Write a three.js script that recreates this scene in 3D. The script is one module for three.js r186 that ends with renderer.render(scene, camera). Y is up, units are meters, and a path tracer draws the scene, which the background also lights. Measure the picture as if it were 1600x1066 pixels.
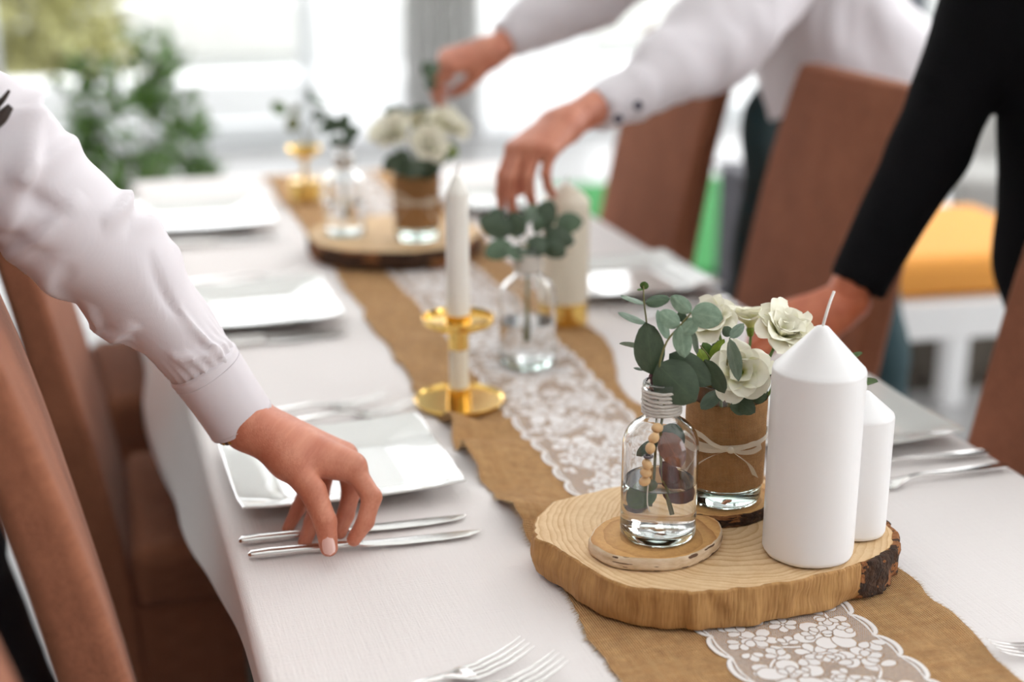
import * as THREE from 'three';
import { mergeGeometries, mergeVertices, toCreasedNormals } from 'three/addons/utils/BufferGeometryUtils.js';
import { RoundedBoxGeometry } from 'three/addons/geometries/RoundedBoxGeometry.js';

// ------------------------------------------------------------------ camera, sky, exposure
const scene = new THREE.Scene();
const camera = new THREE.PerspectiveCamera(26.978, 1600 / 1066, 0.05, 200);
camera.position.set(-0.54, 1.37, 1.12);
camera.rotation.set(-17.556 * Math.PI / 180, -16.943 * Math.PI / 180, 0, 'YXZ');
camera.focus = 1.31;
camera.userData.fStop = 2.0;
scene.background = new THREE.Color().setRGB(2.98, 3.04, 3.10);   // bright, evenly overcast sky
// the sun behind thin cloud, low at the back right: weak and very soft
const sun = new THREE.DirectionalLight(new THREE.Color().setRGB(1, 0.96, 0.90), 0.9);
sun.position.set(6.0, 4.6, -5.2); sun.target.position.set(0, 0.7, -0.4); sun.castShadow = true; sun.shadow.radius = 45;
Object.assign(sun.shadow.camera, { left: -7, right: 7, top: 7, bottom: -7, near: 0.5, far: 30 }); sun.shadow.mapSize.set(2048, 2048);
scene.add(sun, sun.target);
const renderer = new THREE.WebGLRenderer({ antialias: true });
renderer.toneMapping = THREE.LinearToneMapping;
renderer.toneMappingExposure = 1.34;
renderer.shadowMap.enabled = true;

// ------------------------------------------------------------------ helpers
let seedNow = 12345;
const rnd = () => { seedNow = (seedNow + 0x6d2b79f5) | 0; let t = Math.imul(seedNow ^ (seedNow >>> 15), 1 | seedNow); t = (t + Math.imul(t ^ (t >>> 7), 61 | t)) ^ t; return ((t ^ (t >>> 14)) >>> 0) / 4294967296; };
const rr = (a, b) => a + (b - a) * rnd();
const reseed = (n) => { seedNow = n * 7919 + 17; };
const V = (x, y, z) => (Array.isArray(x) ? new THREE.Vector3(...x) : new THREE.Vector3(x, y, z));
const lerp = (a, b, t) => a + (b - a) * t, clamp = (x, a = 0, b = 1) => Math.min(b, Math.max(a, x));
const sstep = (a, b, x) => { const t = clamp((x - a) / (b - a)); return t * t * (3 - 2 * t); };
const hash = (x, y, z) => { let h = Math.imul(x, 374761393) ^ Math.imul(y, 668265263) ^ Math.imul(z, 2147483647 - 1274126177); h = Math.imul(h ^ (h >>> 13), 1274126177); return ((h ^ (h >>> 16)) >>> 0) / 4294967296; };
const sm = (t) => t * t * t * (t * (t * 6 - 15) + 10);
function n3(x, y, z) {   // value noise, -1 .. 1
  const i = Math.floor(x), j = Math.floor(y), k = Math.floor(z), a = sm(x - i), b = sm(y - j), c = sm(z - k);
  const l = (q) => lerp(lerp(hash(i, j, q), hash(i + 1, j, q), a), lerp(hash(i, j + 1, q), hash(i + 1, j + 1, q), a), b);
  return lerp(l(k), l(k + 1), c) * 2 - 1;
}
function pn(u, v, nx, ny, s = 0) {   // tileable value noise over the unit square, 0 .. 1
  const x = u * nx, y = v * ny, i = Math.floor(x), j = Math.floor(y), a = sm(x - i), b = sm(y - j), w = (p, m) => ((p % m) + m) % m;
  const h = (p, q) => hash(w(p, nx), w(q, ny), s);
  return lerp(lerp(h(i, j), h(i + 1, j), a), lerp(h(i, j + 1), h(i + 1, j + 1), a), b);
}
const fb = (u, v, nx, ny, s) => 0.5 * pn(u, v, nx, ny, s) + 0.3 * pn(u, v, nx * 2, ny * 2, s + 1) + 0.2 * pn(u, v, nx * 4, ny * 4, s + 2);

function tex(w, h, fn, srgb = true, clampEdge = false) {
  const d = new Uint8Array(w * h * 4);
  for (let y = 0; y < h; y++) for (let x = 0; x < w; x++) {
    const c = fn((x + 0.5) / w, (y + 0.5) / h), o = (y * w + x) * 4;
    if (typeof c === 'number') d[o] = d[o + 1] = d[o + 2] = clamp(c) * 255;
    else { d[o] = clamp(c[0], 0, 255); d[o + 1] = clamp(c[1], 0, 255); d[o + 2] = clamp(c[2], 0, 255); }
    d[o + 3] = 255;
  }
  const t = new THREE.DataTexture(d, w, h, THREE.RGBAFormat);
  t.magFilter = THREE.LinearFilter; t.minFilter = THREE.LinearMipmapLinearFilter; t.generateMipmaps = true;
  t.wrapS = t.wrapT = clampEdge ? THREE.ClampToEdgeWrapping : THREE.RepeatWrapping;
  if (srgb) t.colorSpace = THREE.SRGBColorSpace;
  t.needsUpdate = true;
  return t;
}
const rep = (t, u, v = u) => { const c = t.clone(); c.repeat.set(u, v); c.needsUpdate = true; return c; };
const mix3 = (a, b, t) => [lerp(a[0], b[0], t), lerp(a[1], b[1], t), lerp(a[2], b[2], t)];
const rgb = (r, g, b) => new THREE.Color().setRGB(r, g, b);
const std = (o) => new THREE.MeshStandardMaterial(o), phys = (o) => new THREE.MeshPhysicalMaterial(o);

const taken = {};
function numbered(name) { const n = taken[name] = (taken[name] ?? -1) + 1; return n ? name + '_' + String(n).padStart(3, '0') : name; }
function tag(o, label, category, group, kind) {
  if (label) o.userData.label = label;
  if (category) o.userData.category = category;
  if (group) o.userData.group = group;
  if (kind) o.userData.kind = kind;
  return o;
}
function thing(name, label, category, pos = [0, 0, 0], turn = 0, group) {
  const g = new THREE.Group(); g.name = numbered(name); g.position.set(...pos); g.rotation.y = turn;
  scene.add(g); return tag(g, label, category, group);
}
function part(name, geo, mat, parent) {
  const m = new THREE.Mesh(geo, mat); m.name = name; m.castShadow = m.receiveShadow = true;
  if (parent) parent.add(m); else { m.name = numbered(name); scene.add(m); }
  return m;
}
function struct(name, geo, mat, parent) { const m = part(name, geo, mat, parent); m.userData.kind = 'structure'; return m; }
function copyOf(o, pos, turn, label, group) {
  const c = o.clone(); c.userData = { ...o.userData }; c.name = numbered(o.name.replace(/_\d{3}$/, '')); scene.add(c);
  c.position.set(...pos); c.rotation.y = turn; if (label) c.userData.label = label; if (group) c.userData.group = group;
  return c;
}
const merge = (list) => mergeGeometries(list.map((g) => { const k = g.index ? g.toNonIndexed() : g; for (const n of Object.keys(k.attributes)) if (!['position', 'normal', 'uv'].includes(n)) k.deleteAttribute(n); return k; }));
const box = (w, h, d, x = 0, y = 0, z = 0, r = 0.003) => new RoundedBoxGeometry(w, h, d, 2, Math.min(r, w / 2.01, h / 2.01, d / 2.01)).translate(x, y, z);
const lathe = (pts, seg = 48) => new THREE.LatheGeometry(pts.map((p) => new THREE.Vector2(p[0], p[1])), seg);
// a profile whose corners are rounded with short bevels
function softLathe(pts, r = 0.0015, seg = 64) {
  const out = [];
  pts.forEach((p, i) => {
    if (i === 0 || i === pts.length - 1) { out.push(p); return; }
    const a = pts[i - 1], b = pts[i + 1], la = Math.hypot(a[0] - p[0], a[1] - p[1]), lb = Math.hypot(b[0] - p[0], b[1] - p[1]), ka = Math.min(r / la, 0.45), kb = Math.min(r / lb, 0.45);
    const A = [lerp(p[0], a[0], ka), lerp(p[1], a[1], ka)], B = [lerp(p[0], b[0], kb), lerp(p[1], b[1], kb)];
    for (const t of [0, 0.25, 0.5, 0.75, 1]) out.push([(1 - t) * (1 - t) * A[0] + 2 * t * (1 - t) * p[0] + t * t * B[0], (1 - t) * (1 - t) * A[1] + 2 * t * (1 - t) * p[1] + t * t * B[1]]);
  });
  return lathe(out, seg);
}
// rings: arrays of equally many points; makes a skin through them
function loft(rings, closed = true, capA = false, capB = false, uvScale = [1, 1]) {
  const n = rings[0].length, m = rings.length, pos = [], uv = [], idx = [], w = closed ? n + 1 : n;
  rings.forEach((r, i) => { for (let j = 0; j < w; j++) { const p = r[j % n]; pos.push(p.x, p.y, p.z); uv.push(j / (w - 1) * uvScale[0], i / Math.max(1, m - 1) * uvScale[1]); } });
  for (let i = 0; i < m - 1; i++) for (let j = 0; j < w - 1; j++) { const a = i * w + j, b = a + 1, c = a + w, d = c + 1; idx.push(a, b, d, a, d, c); }
  const cap = (r, flip) => {
    const c = new THREE.Vector3(); r.forEach((p) => c.add(p)); c.divideScalar(n);
    const o = pos.length / 3; pos.push(c.x, c.y, c.z); uv.push(0.5, 0.5);
    r.forEach((p) => { pos.push(p.x, p.y, p.z); uv.push(0, 0); });
    for (let j = 0; j < n; j++) { const a = o + 1 + j, b = o + 1 + (j + 1) % n; flip ? idx.push(o, b, a) : idx.push(o, a, b); }
  };
  if (capA) cap(rings[0], true);
  if (capB) cap(rings[m - 1], false);
  const g = new THREE.BufferGeometry();
  g.setAttribute('position', new THREE.Float32BufferAttribute(pos, 3)); g.setAttribute('uv', new THREE.Float32BufferAttribute(uv, 2)); g.setIndex(idx);
  if (closed) { weldNormals(g, w, m); } else g.computeVertexNormals();
  return g;
}
function weldNormals(g, w, m) {
  g.computeVertexNormals();
  const N = g.attributes.normal;
  for (let i = 0; i < m; i++) { const a = i * w, b = a + w - 1, x = N.getX(a) + N.getX(b), y = N.getY(a) + N.getY(b), z = N.getZ(a) + N.getZ(b), l = Math.hypot(x, y, z) || 1; N.setXYZ(a, x / l, y / l, z / l); N.setXYZ(b, x / l, y / l, z / l); }
}
// round tube whose radius may vary along t
function tube(pts, rad, steps = 24, sides = 8, caps = true) {
  const c = new THREE.CatmullRomCurve3(pts.map((p) => (p.isVector3 ? p : V(p)))), f = c.computeFrenetFrames(steps, false), rings = [];
  for (let i = 0; i <= steps; i++) {
    const p = c.getPointAt(i / steps), r = typeof rad === 'function' ? rad(i / steps) : rad, ring = [];
    for (let j = 0; j < sides; j++) { const a = j / sides * 2 * Math.PI; ring.push(p.clone().addScaledVector(f.normals[i], Math.cos(a) * r).addScaledVector(f.binormals[i], Math.sin(a) * r)); }
    rings.push(ring);
  }
  return loft(rings, true, caps, caps);
}
// flat ribbon along a curve: width across, thin, double sheet
function ribbon(pts, width, side, steps = 30) {
  const c = new THREE.CatmullRomCurve3(pts.map((p) => V(p))), rows = [];
  for (let i = 0; i <= steps; i++) {
    const t = i / steps, p = c.getPointAt(t), s = (typeof side === 'function' ? side(t, p) : side).clone().normalize(), w = (typeof width === 'function' ? width(t) : width) / 2;
    rows.push([-1, -0.5, 0, 0.5, 1].map((k) => p.clone().addScaledVector(s, k * w)));
  }
  return loft(rows, false, false, false, [1, 6]);
}
// surface of a distance field on a grid (surface nets)
function netSurface(sdf, lo, hi, cell) {
  const nx = Math.ceil((hi[0] - lo[0]) / cell) + 1, ny = Math.ceil((hi[1] - lo[1]) / cell) + 1, nz = Math.ceil((hi[2] - lo[2]) / cell) + 1;
  const F = new Float32Array(nx * ny * nz), at = (i, j, k) => (k * ny + j) * nx + i;
  // coarse blocks far from the surface are skipped
  const B = 4, bad = cell * B * 1.75;
  for (let k = 0; k < nz; k += B) for (let j = 0; j < ny; j += B) for (let i = 0; i < nx; i += B) {
    const d = sdf(lo[0] + (i + B / 2) * cell, lo[1] + (j + B / 2) * cell, lo[2] + (k + B / 2) * cell), far = Math.abs(d) > bad + 0.02;
    for (let c = k; c < Math.min(k + B, nz); c++) for (let b = j; b < Math.min(j + B, ny); b++) for (let a = i; a < Math.min(i + B, nx); a++) F[at(a, b, c)] = far ? d : sdf(lo[0] + a * cell, lo[1] + b * cell, lo[2] + c * cell);
  }
  const id = new Int32Array(nx * ny * nz).fill(-1), pos = [], idx = [];
  const co = [0, 1, nx, nx + 1, nx * ny, nx * ny + 1, nx * ny + nx, nx * ny + nx + 1], E = [[0, 1], [2, 3], [4, 5], [6, 7], [0, 2], [1, 3], [4, 6], [5, 7], [0, 4], [1, 5], [2, 6], [3, 7]];
  for (let k = 0; k < nz - 1; k++) for (let j = 0; j < ny - 1; j++) for (let i = 0; i < nx - 1; i++) {
    const o = at(i, j, k); let m = 0;
    for (let c = 0; c < 8; c++) if (F[o + co[c]] < 0) m |= 1 << c;
    if (m === 0 || m === 255) continue;
    let x = 0, y = 0, z = 0, n = 0;
    for (const [a, b] of E) {
      if (((m >> a) & 1) === ((m >> b) & 1)) continue;
      const fa = F[o + co[a]], t = fa / (fa - F[o + co[b]]);
      x += lerp(a & 1, b & 1, t); y += lerp((a >> 1) & 1, (b >> 1) & 1, t); z += lerp(a >> 2, b >> 2, t); n++;
    }
    id[o] = pos.length / 3; pos.push(lo[0] + (i + x / n) * cell, lo[1] + (j + y / n) * cell, lo[2] + (k + z / n) * cell);
  }
  const st = [1, nx, nx * ny];
  for (let k = 1; k < nz - 1; k++) for (let j = 1; j < ny - 1; j++) for (let i = 1; i < nx - 1; i++) {
    const o = at(i, j, k);
    for (let ax = 0; ax < 3; ax++) {
      const s0 = F[o] < 0, s1 = F[o + st[ax]] < 0;
      if (s0 === s1) continue;
      const u = st[(ax + 1) % 3], v = st[(ax + 2) % 3], a = id[o], b = id[o - u], c = id[o - u - v], d = id[o - v];
      if (a < 0 || b < 0 || c < 0 || d < 0) continue;
      s0 ? idx.push(a, b, c, a, c, d) : idx.push(a, c, b, a, d, c);
    }
  }
  const g = new THREE.BufferGeometry();
  g.setAttribute('position', new THREE.Float32BufferAttribute(pos, 3));
  const uv = new Float32Array(pos.length / 3 * 2);
  for (let i = 0; i < pos.length / 3; i++) { uv[i * 2] = pos[i * 3] + pos[i * 3 + 2] * 0.8; uv[i * 2 + 1] = pos[i * 3 + 1] + pos[i * 3 + 2] * 0.3; }
  g.setAttribute('uv', new THREE.Float32BufferAttribute(uv, 2)); g.setIndex(idx); g.computeVertexNormals();
  return g;
}
// distance to a bone: a capsule that tapers from ra to rb
function bone(x, y, z, B) {
  const [ax, ay, az] = B.a, dx = B.b[0] - ax, dy = B.b[1] - ay, dz = B.b[2] - az, px = x - ax, py = y - ay, pz = z - az;
  const t = clamp((px * dx + py * dy + pz * dz) / (dx * dx + dy * dy + dz * dz || 1e-9)), ex = px - dx * t, ey = py - dy * t, ez = pz - dz * t;
  return Math.sqrt(ex * ex + ey * ey + ez * ez) - lerp(B.ra, B.rb, t);
}
const smin = (a, b, k) => { const h = Math.max(k - Math.abs(a - b), 0) / k; return Math.min(a, b) - h * h * k * 0.25; };
const bones = (list) => list.map(([a, b, ra, rb]) => ({ a, b, ra, rb }));
const chain = (pts, rad) => pts.slice(1).map((p, i) => ({ a: pts[i], b: p, ra: rad[i], rb: rad[i + 1] }));
const field = (list, k) => (x, y, z) => { let d = 1e3; for (const B of list) d = smin(d, bone(x, y, z, B), k); return d; };
const bounds = (list, pad) => { const lo = [1e9, 1e9, 1e9], hi = [-1e9, -1e9, -1e9]; for (const B of list) for (const [p, r] of [[B.a, B.ra], [B.b, B.rb]]) for (let c = 0; c < 3; c++) { lo[c] = Math.min(lo[c], p[c] - r - pad); hi[c] = Math.max(hi[c], p[c] + r + pad); } return [lo, hi]; };

// ------------------------------------------------------------------ materials
const weave = (n, s) => (u, v) => {   // plain weave of n threads each way, height 0 .. 1
  const x = u * n, y = v * n, i = Math.floor(x), j = Math.floor(y), fx = x - i - 0.5, fy = y - j - 0.5, over = (i + j) % 2 === 0;
  const wx = 0.36 + 0.12 * pn(v, u, n, n, s), wy = 0.36 + 0.12 * pn(u, v, n, n, s + 5);
  const a = Math.max(0, 1 - Math.abs(fx) / wx) * (over ? 1 : 0.55), b = Math.max(0, 1 - Math.abs(fy) / wy) * (over ? 0.55 : 1);
  return Math.max(Math.sqrt(a), Math.sqrt(b) * 0.98);
};
const bw = weave(64, 3);
const T = {
  burlap: tex(768, 768, (u, v) => { const h = bw(u, v), t = pn(u, v, 4, 64, 11) * 0.5 + pn(u, v, 64, 4, 12) * 0.5, k = fb(u, v, 12, 12, 20); return mix3([98, 62, 32], mix3([222, 172, 116], [246, 206, 152], t), clamp(h * 1.35 - 0.22 + (k - 0.5) * 0.3)); }),
  burlapH: tex(768, 768, bw, false),
  linen: tex(512, 512, (u, v) => 0.5 + 0.3 * (pn(u, v, 6, 128, 31) + pn(u, v, 128, 6, 32) - 1) + 0.25 * (pn(u, v, 128, 128, 33) - 0.5), false),
  felt: tex(512, 512, (u, v) => { const k = fb(u, v, 6, 6, 41), f = pn(u, v, 170, 170, 42) * 0.6 + pn(u, v, 90, 90, 43) * 0.4; return mix3([130, 82, 58], [174, 117, 87], clamp(k * 0.5 + f * 0.55 - 0.05)); }),
  feltH: tex(512, 512, (u, v) => pn(u, v, 170, 170, 42) * 0.6 + pn(u, v, 90, 90, 43) * 0.4, false),
  skin: tex(256, 256, (u, v) => { const k = fb(u, v, 7, 7, 51), f = pn(u, v, 60, 60, 52); return mix3([180, 102, 76], [212, 144, 116], clamp(k * 0.8 + f * 0.25)); }),
  skinH: tex(256, 256, (u, v) => pn(u, v, 50, 50, 54) * 0.6 + pn(u, v, 110, 110, 55) * 0.4, false),
  grain: tex(1024, 256, (u, v) => {   // split wood: grain runs along v
    const a = pn(u, v, 160, 3, 61), b = pn(u, v, 60, 2, 62), c = fb(u, v, 14, 4, 63), d = pn(u, v, 300, 6, 64);
    return mix3([150, 104, 56], [214, 168, 108], clamp(0.25 * a + 0.3 * b + 0.35 * c + 0.2 * d));
  }),
  grainH: tex(1024, 256, (u, v) => 0.5 * pn(u, v, 160, 3, 61) + 0.3 * pn(u, v, 300, 6, 64) + 0.2 * pn(u, v, 60, 2, 62), false),
  bark: tex(512, 256, (u, v) => { const c = fb(u, v, 24, 6, 71), d = fb(u, v, 8, 4, 75); return d > 0.56 ? mix3([120, 74, 42], [168, 112, 66], c) : mix3([34, 24, 18], [92, 62, 42], c); }),
  barkH: tex(512, 256, (u, v) => fb(u, v, 30, 8, 72), false),
  birch: tex(512, 64, (u, v) => { const c = fb(u, v, 30, 3, 81), d = pn(u, v, 40, 6, 82) * pn(u, v, 12, 8, 83); return d > 0.52 ? [92, 64, 44] : mix3([188, 158, 122], [232, 214, 190], c); }),
  leaf: tex(256, 256, (u, v) => {   // u across, v from base to tip; vein pattern
    const x = Math.abs(u - 0.5), mid = x < 0.012 ? 1 : 0, s = (v - x * 0.9) * 9, ve = Math.abs(s - Math.round(s)) < 0.05 ? 0.5 : 0, k = fb(u, v, 6, 6, 91);
    return mix3(mix3([168, 182, 172], [232, 238, 230], k), [255, 255, 240], Math.max(mid, ve) * 0.5);
  }),
  floor: tex(512, 512, (u, v) => mix3([196, 194, 192], [212, 210, 207], fb(u, v, 6, 6, 101))),
  dirt: tex(512, 512, (u, v) => mix3([170, 170, 166], [206, 206, 204], fb(u, v, 8, 8, 105))),
};
T.leaf.wrapS = T.leaf.wrapT = THREE.ClampToEdgeWrapping;
const metreTex = (t, m) => rep(t, 1 / m);
const M = {
  cloth: std({ color: rgb(0.80, 0.752, 0.738), roughness: 0.85, bumpMap: metreTex(T.linen, 0.16), bumpScale: 0.0006 }),
  shirt: phys({ color: rgb(0.70, 0.655, 0.685), roughness: 0.8, sheen: 0.3, sheenColor: rgb(1, 1, 1), bumpMap: metreTex(T.linen, 0.12), bumpScale: 0.00006 }),
  sweater: phys({ color: rgb(0.006, 0.006, 0.007), roughness: 1.0, specularIntensity: 0.25, bumpMap: metreTex(T.linen, 0.2), bumpScale: 0.001 }),
  teal: std({ color: rgb(0.007, 0.033, 0.040), roughness: 0.85 }),
  blackTrouser: std({ color: rgb(0.012, 0.013, 0.018), roughness: 0.85 }),
  burlap: std({ color: rgb(1, 0.95, 0.88), map: metreTex(T.burlap, 0.142), bumpMap: metreTex(T.burlapH, 0.142), bumpScale: 0.0018, roughness: 0.95 }),
  chair: phys({ color: rgb(0.84, 0.74, 0.70), map: metreTex(T.felt, 0.25), bumpMap: metreTex(T.feltH, 0.25), bumpScale: 0.0005, roughness: 0.95, sheen: 0.2, sheenColor: rgb(0.75, 0.5, 0.42), sheenRoughness: 0.5 }),
  skin: phys({ map: metreTex(T.skin, 0.12), bumpMap: metreTex(T.skinH, 0.05), bumpScale: 0.00015, roughness: 0.48, sheen: 0.15, sheenColor: rgb(1, 0.6, 0.5) }),
  nail: phys({ color: rgb(0.76, 0.46, 0.40), roughness: 0.25, clearcoat: 0.6, clearcoatRoughness: 0.15 }),
  hair: std({ color: rgb(0.03, 0.017, 0.012), roughness: 0.45 }),
  porcelain: phys({ color: rgb(0.74, 0.745, 0.72), roughness: 0.12, clearcoat: 1, clearcoatRoughness: 0.03 }),
  steel: std({ color: rgb(0.72, 0.70, 0.68), metalness: 1, roughness: 0.16 }),
  brass: std({ color: rgb(0.83, 0.56, 0.17), metalness: 1, roughness: 0.16 }),
  glass: phys({ color: rgb(1, 1, 1), transmission: 1, thickness: 0.003, roughness: 0.0, ior: 1.5, attenuationColor: rgb(0.86, 0.96, 0.92), attenuationDistance: 0.05 }),
  water: phys({ color: rgb(1, 1, 1), transmission: 1, thickness: 0.05, roughness: 0.0, ior: 1.33 }),
  pane: phys({ color: rgb(1, 1, 1), transmission: 1, thickness: 0, roughness: 0.0, ior: 1.45 }),
  wax: phys({ color: rgb(0.86, 0.845, 0.845), roughness: 0.42, clearcoat: 0.15, clearcoatRoughness: 0.35 }),
  cream: phys({ color: rgb(0.84, 0.77, 0.63), roughness: 0.42, clearcoat: 0.15, clearcoatRoughness: 0.35 }),
  wick: std({ color: rgb(0.82, 0.80, 0.76), roughness: 0.9 }),
  twine: std({ color: rgb(0.62, 0.58, 0.53), roughness: 0.95 }),
  bead: std({ color: rgb(0.66, 0.42, 0.21), roughness: 0.55 }),
  ribbon: phys({ color: rgb(0.88, 0.80, 0.66), roughness: 0.75, transmission: 0.35, thickness: 0, side: THREE.DoubleSide }),
  grain: std({ color: rgb(0.86, 0.84, 0.80), map: rep(T.grain, 3, 1), bumpMap: rep(T.grainH, 3, 1), bumpScale: 0.0012, roughness: 0.75 }),
  bark: std({ map: rep(T.bark, 3, 1), bumpMap: rep(T.barkH, 3, 1), bumpScale: 0.003, roughness: 0.95 }),
  birch: std({ map: rep(T.birch, 1, 1), roughness: 0.8 }),
  stem: std({ color: rgb(0.20, 0.19, 0.07), roughness: 0.6 }),
  redStem: std({ color: rgb(0.22, 0.05, 0.06), roughness: 0.6 }),
  white: std({ color: rgb(0.80, 0.80, 0.80), roughness: 0.5 }),
  frame: std({ color: rgb(0.74, 0.76, 0.77), roughness: 0.5 }),
  greyPost: std({ color: rgb(0.10, 0.11, 0.13), roughness: 0.6 }),
  darkWood: std({ color: rgb(0.035, 0.022, 0.015), roughness: 0.55 }),
  orange: std({ color: rgb(0.78, 0.33, 0.055), roughness: 0.85, bumpMap: metreTex(T.linen, 0.16), bumpScale: 0.0006 }),
  green: std({ color: rgb(0.03, 0.22, 0.05), roughness: 1 }),
  greyBox: std({ color: rgb(0.06, 0.055, 0.07), roughness: 0.7 }),
  curtain: std({ color: rgb(0.60, 0.59, 0.58), roughness: 0.9 }),
  sheer: phys({ color: rgb(0.92, 0.93, 0.94), roughness: 1, transmission: 0.5, thickness: 0, side: THREE.DoubleSide }),
  membrane: phys({ color: rgb(0.93, 0.93, 0.92), roughness: 1, transmission: 0.46, thickness: 0, side: THREE.DoubleSide }),
  wall: std({ color: rgb(0.16, 0.15, 0.14), roughness: 0.9 }),
  paleWall: std({ color: rgb(0.52, 0.50, 0.48), roughness: 0.9 }),
  floor: std({ color: rgb(0.55, 0.55, 0.56), map: metreTex(T.floor, 2.2), roughness: 0.28 }),
  ground: std({ map: metreTex(T.dirt, 6), color: rgb(0.42, 0.43, 0.43), roughness: 0.95 }),
};
const leafMat = (r, g, b, rough = 0.5) => phys({ color: rgb(r, g, b), map: T.leaf, roughness: rough, side: THREE.DoubleSide, transmission: 0.12, thickness: 0 });
const L = {
  dark: leafMat(0.088, 0.128, 0.076), mid: leafMat(0.14, 0.21, 0.13), pale: leafMat(0.36, 0.47, 0.37, 0.6), grey: leafMat(0.31, 0.385, 0.315, 0.6),
  bright: leafMat(0.10, 0.20, 0.03), lime: leafMat(0.34, 0.44, 0.04), plum: leafMat(0.20, 0.045, 0.07), rust: leafMat(0.55, 0.17, 0.10), bush: leafMat(0.14, 0.27, 0.04), straw: leafMat(0.58, 0.50, 0.20), olive: leafMat(0.30, 0.29, 0.14),
};

// ------------------------------------------------------------------ the setting: a glazed pavilion with a white fabric roof
const RX0 = -4.2, RX1 = 4.2, RZ0 = -6.9, RZ1 = 4.6, RH = 4.3;
struct('floor', new THREE.BoxGeometry(RX1 - RX0 + 0.3, 0.12, RZ1 - RZ0 + 0.3).translate(0, -0.06, (RZ0 + RZ1) / 2), M.floor);
{ const g = scene.children[scene.children.length - 1].geometry, p = g.attributes.position, u = g.attributes.uv; for (let i = 0; i < p.count; i++) u.setXY(i, p.getX(i), p.getZ(i)); }
struct('ceiling', new THREE.BoxGeometry(RX1 - RX0 + 0.3, 0.004, RZ1 - RZ0 + 0.3).translate(0, RH + 0.06, (RZ0 + RZ1) / 2), M.membrane);
function glazedWall(side, length, xs) {   // built along local x, then placed; posts, rails, panes
  const g = new THREE.Group(); g.name = 'wall_' + side; g.userData.kind = 'structure'; scene.add(g);
  part('bottom_rail', box(length, 0.14, 0.1, 0, 0.07, 0), M.frame, g);
  part('top_rail', box(length, 0.22, 0.12, 0, RH - 0.11, 0), M.frame, g);
  for (const x of xs) part('post', box(0.07, RH - 0.36, 0.09, x, 0.14 + (RH - 0.36) / 2, 0), M.frame, g);
  for (let i = 0; i < xs.length - 1; i++) part('pane', box(xs[i + 1] - xs[i] - 0.07, RH - 0.36, 0.006, (xs[i] + xs[i + 1]) / 2, 0.14 + (RH - 0.36) / 2, 0, 0.001), M.pane, g);
  return g;
}
glazedWall('back', RX1 - RX0 + 0.2, [-4.2, -2.6, -0.95, 0.70, 2.35, 4.2]).position.set(0, 0, RZ0);
const wallsX = [-5.7, -3.8, -1.9, 0, 1.9, 3.8, 5.7];
{ const g = struct('wall_left', box(0.16, RH, RZ1 - RZ0, RX0, RH / 2, (RZ0 + RZ1) / 2, 0.004), M.wall); }
{ const g = glazedWall('right', RZ1 - RZ0, wallsX); g.rotation.y = Math.PI / 2; g.position.set(RX1, 0, (RZ0 + RZ1) / 2); }
struct('wall_front', box(RX1 - RX0 + 0.2, RH, 0.16, 0, RH / 2, RZ1, 0.004), M.paleWall);
struct('ground', new THREE.BoxGeometry(120, 0.1, 120).translate(0, -0.2, 0), M.ground);
{ const g = scene.children[scene.children.length - 1].geometry, p = g.attributes.position, u = g.attributes.uv; for (let i = 0; i < p.count; i++) u.setXY(i, p.getX(i), p.getZ(i)); }

// curtains at the back glazing
function drape(x0, x1, y0, y1, z, folds, amp, seed) {
  const rows = [], n = folds * 10;
  for (let j = 0; j <= 24; j++) {
    const t = j / 24, row = [];
    for (let i = 0; i <= n; i++) { const u = i / n, a = u * folds * Math.PI * 2 + 0.6 * n3(u * 5, t * 1.5, seed); row.push(V(lerp(x0, x1, u) + 0.012 * Math.sin(a * 2), lerp(y0, y1, t), z + amp * Math.sin(a) * lerp(1, 0.7, t) + 0.02 * n3(u * 4, t * 3, seed + 3))); }
    rows.push(row);
  }
  return loft(rows, false);
}
tag(part('curtain', drape(1.22, 1.64, 0.03, 4.0, RZ0 + 0.22, 6, 0.045, 2), M.curtain), 'grey curtain gathered in folds against the back glazing', 'curtain');
tag(part('sheer_curtain', drape(0.74, 1.20, 0.03, 4.0, RZ0 + 0.2, 4, 0.02, 5), M.sheer), 'bright white sheer curtain beside the grey gathered curtain', 'curtain');
tag(part('sheer_curtain', drape(1.66, 2.32, 0.03, 4.0, RZ0 + 0.2, 5, 0.02, 9), M.sheer), 'white sheer curtain behind the outstretched white sleeves', 'curtain');

// ------------------------------------------------------------------ table, cloth, runner, lace
const TY = 0.75, W = 0.4375, Z0 = -2.15, Z1 = 0.85;
{
  const t = thing('dining_table', 'long dining table hidden under the white tablecloth', 'table', [0, 0, 0]);
  part('table_top', box(2 * W - 0.09, 0.03, Z1 - Z0 - 0.006, 0, TY - 0.0165, (Z0 + Z1) / 2, 0.006), M.darkWood, t);
  for (const x of [-0.36, 0.36]) for (const z of [Z0 + 0.08, -0.62, Z1 - 0.035]) part('leg', box(0.05, TY - 0.03, 0.05, x, (TY - 0.03) / 2, z, 0.006), std({ color: rgb(0.16, 0.17, 0.15), roughness: 0.4, metalness: 0.6 }), t);
}
const clothRise = (x, z) => {   // faint creases left from folding
  const c = (d) => Math.exp(-(d * d) / (0.004 * 0.004));
  return 0.0006 * n3(x * 9, z * 9, 1) + 0.0008 * (c(z - 0.035) + c(z + 0.62) + c(z + 1.25) + c(x + 0.235) + c(x - 0.235)) + 0.0004;
};
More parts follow.
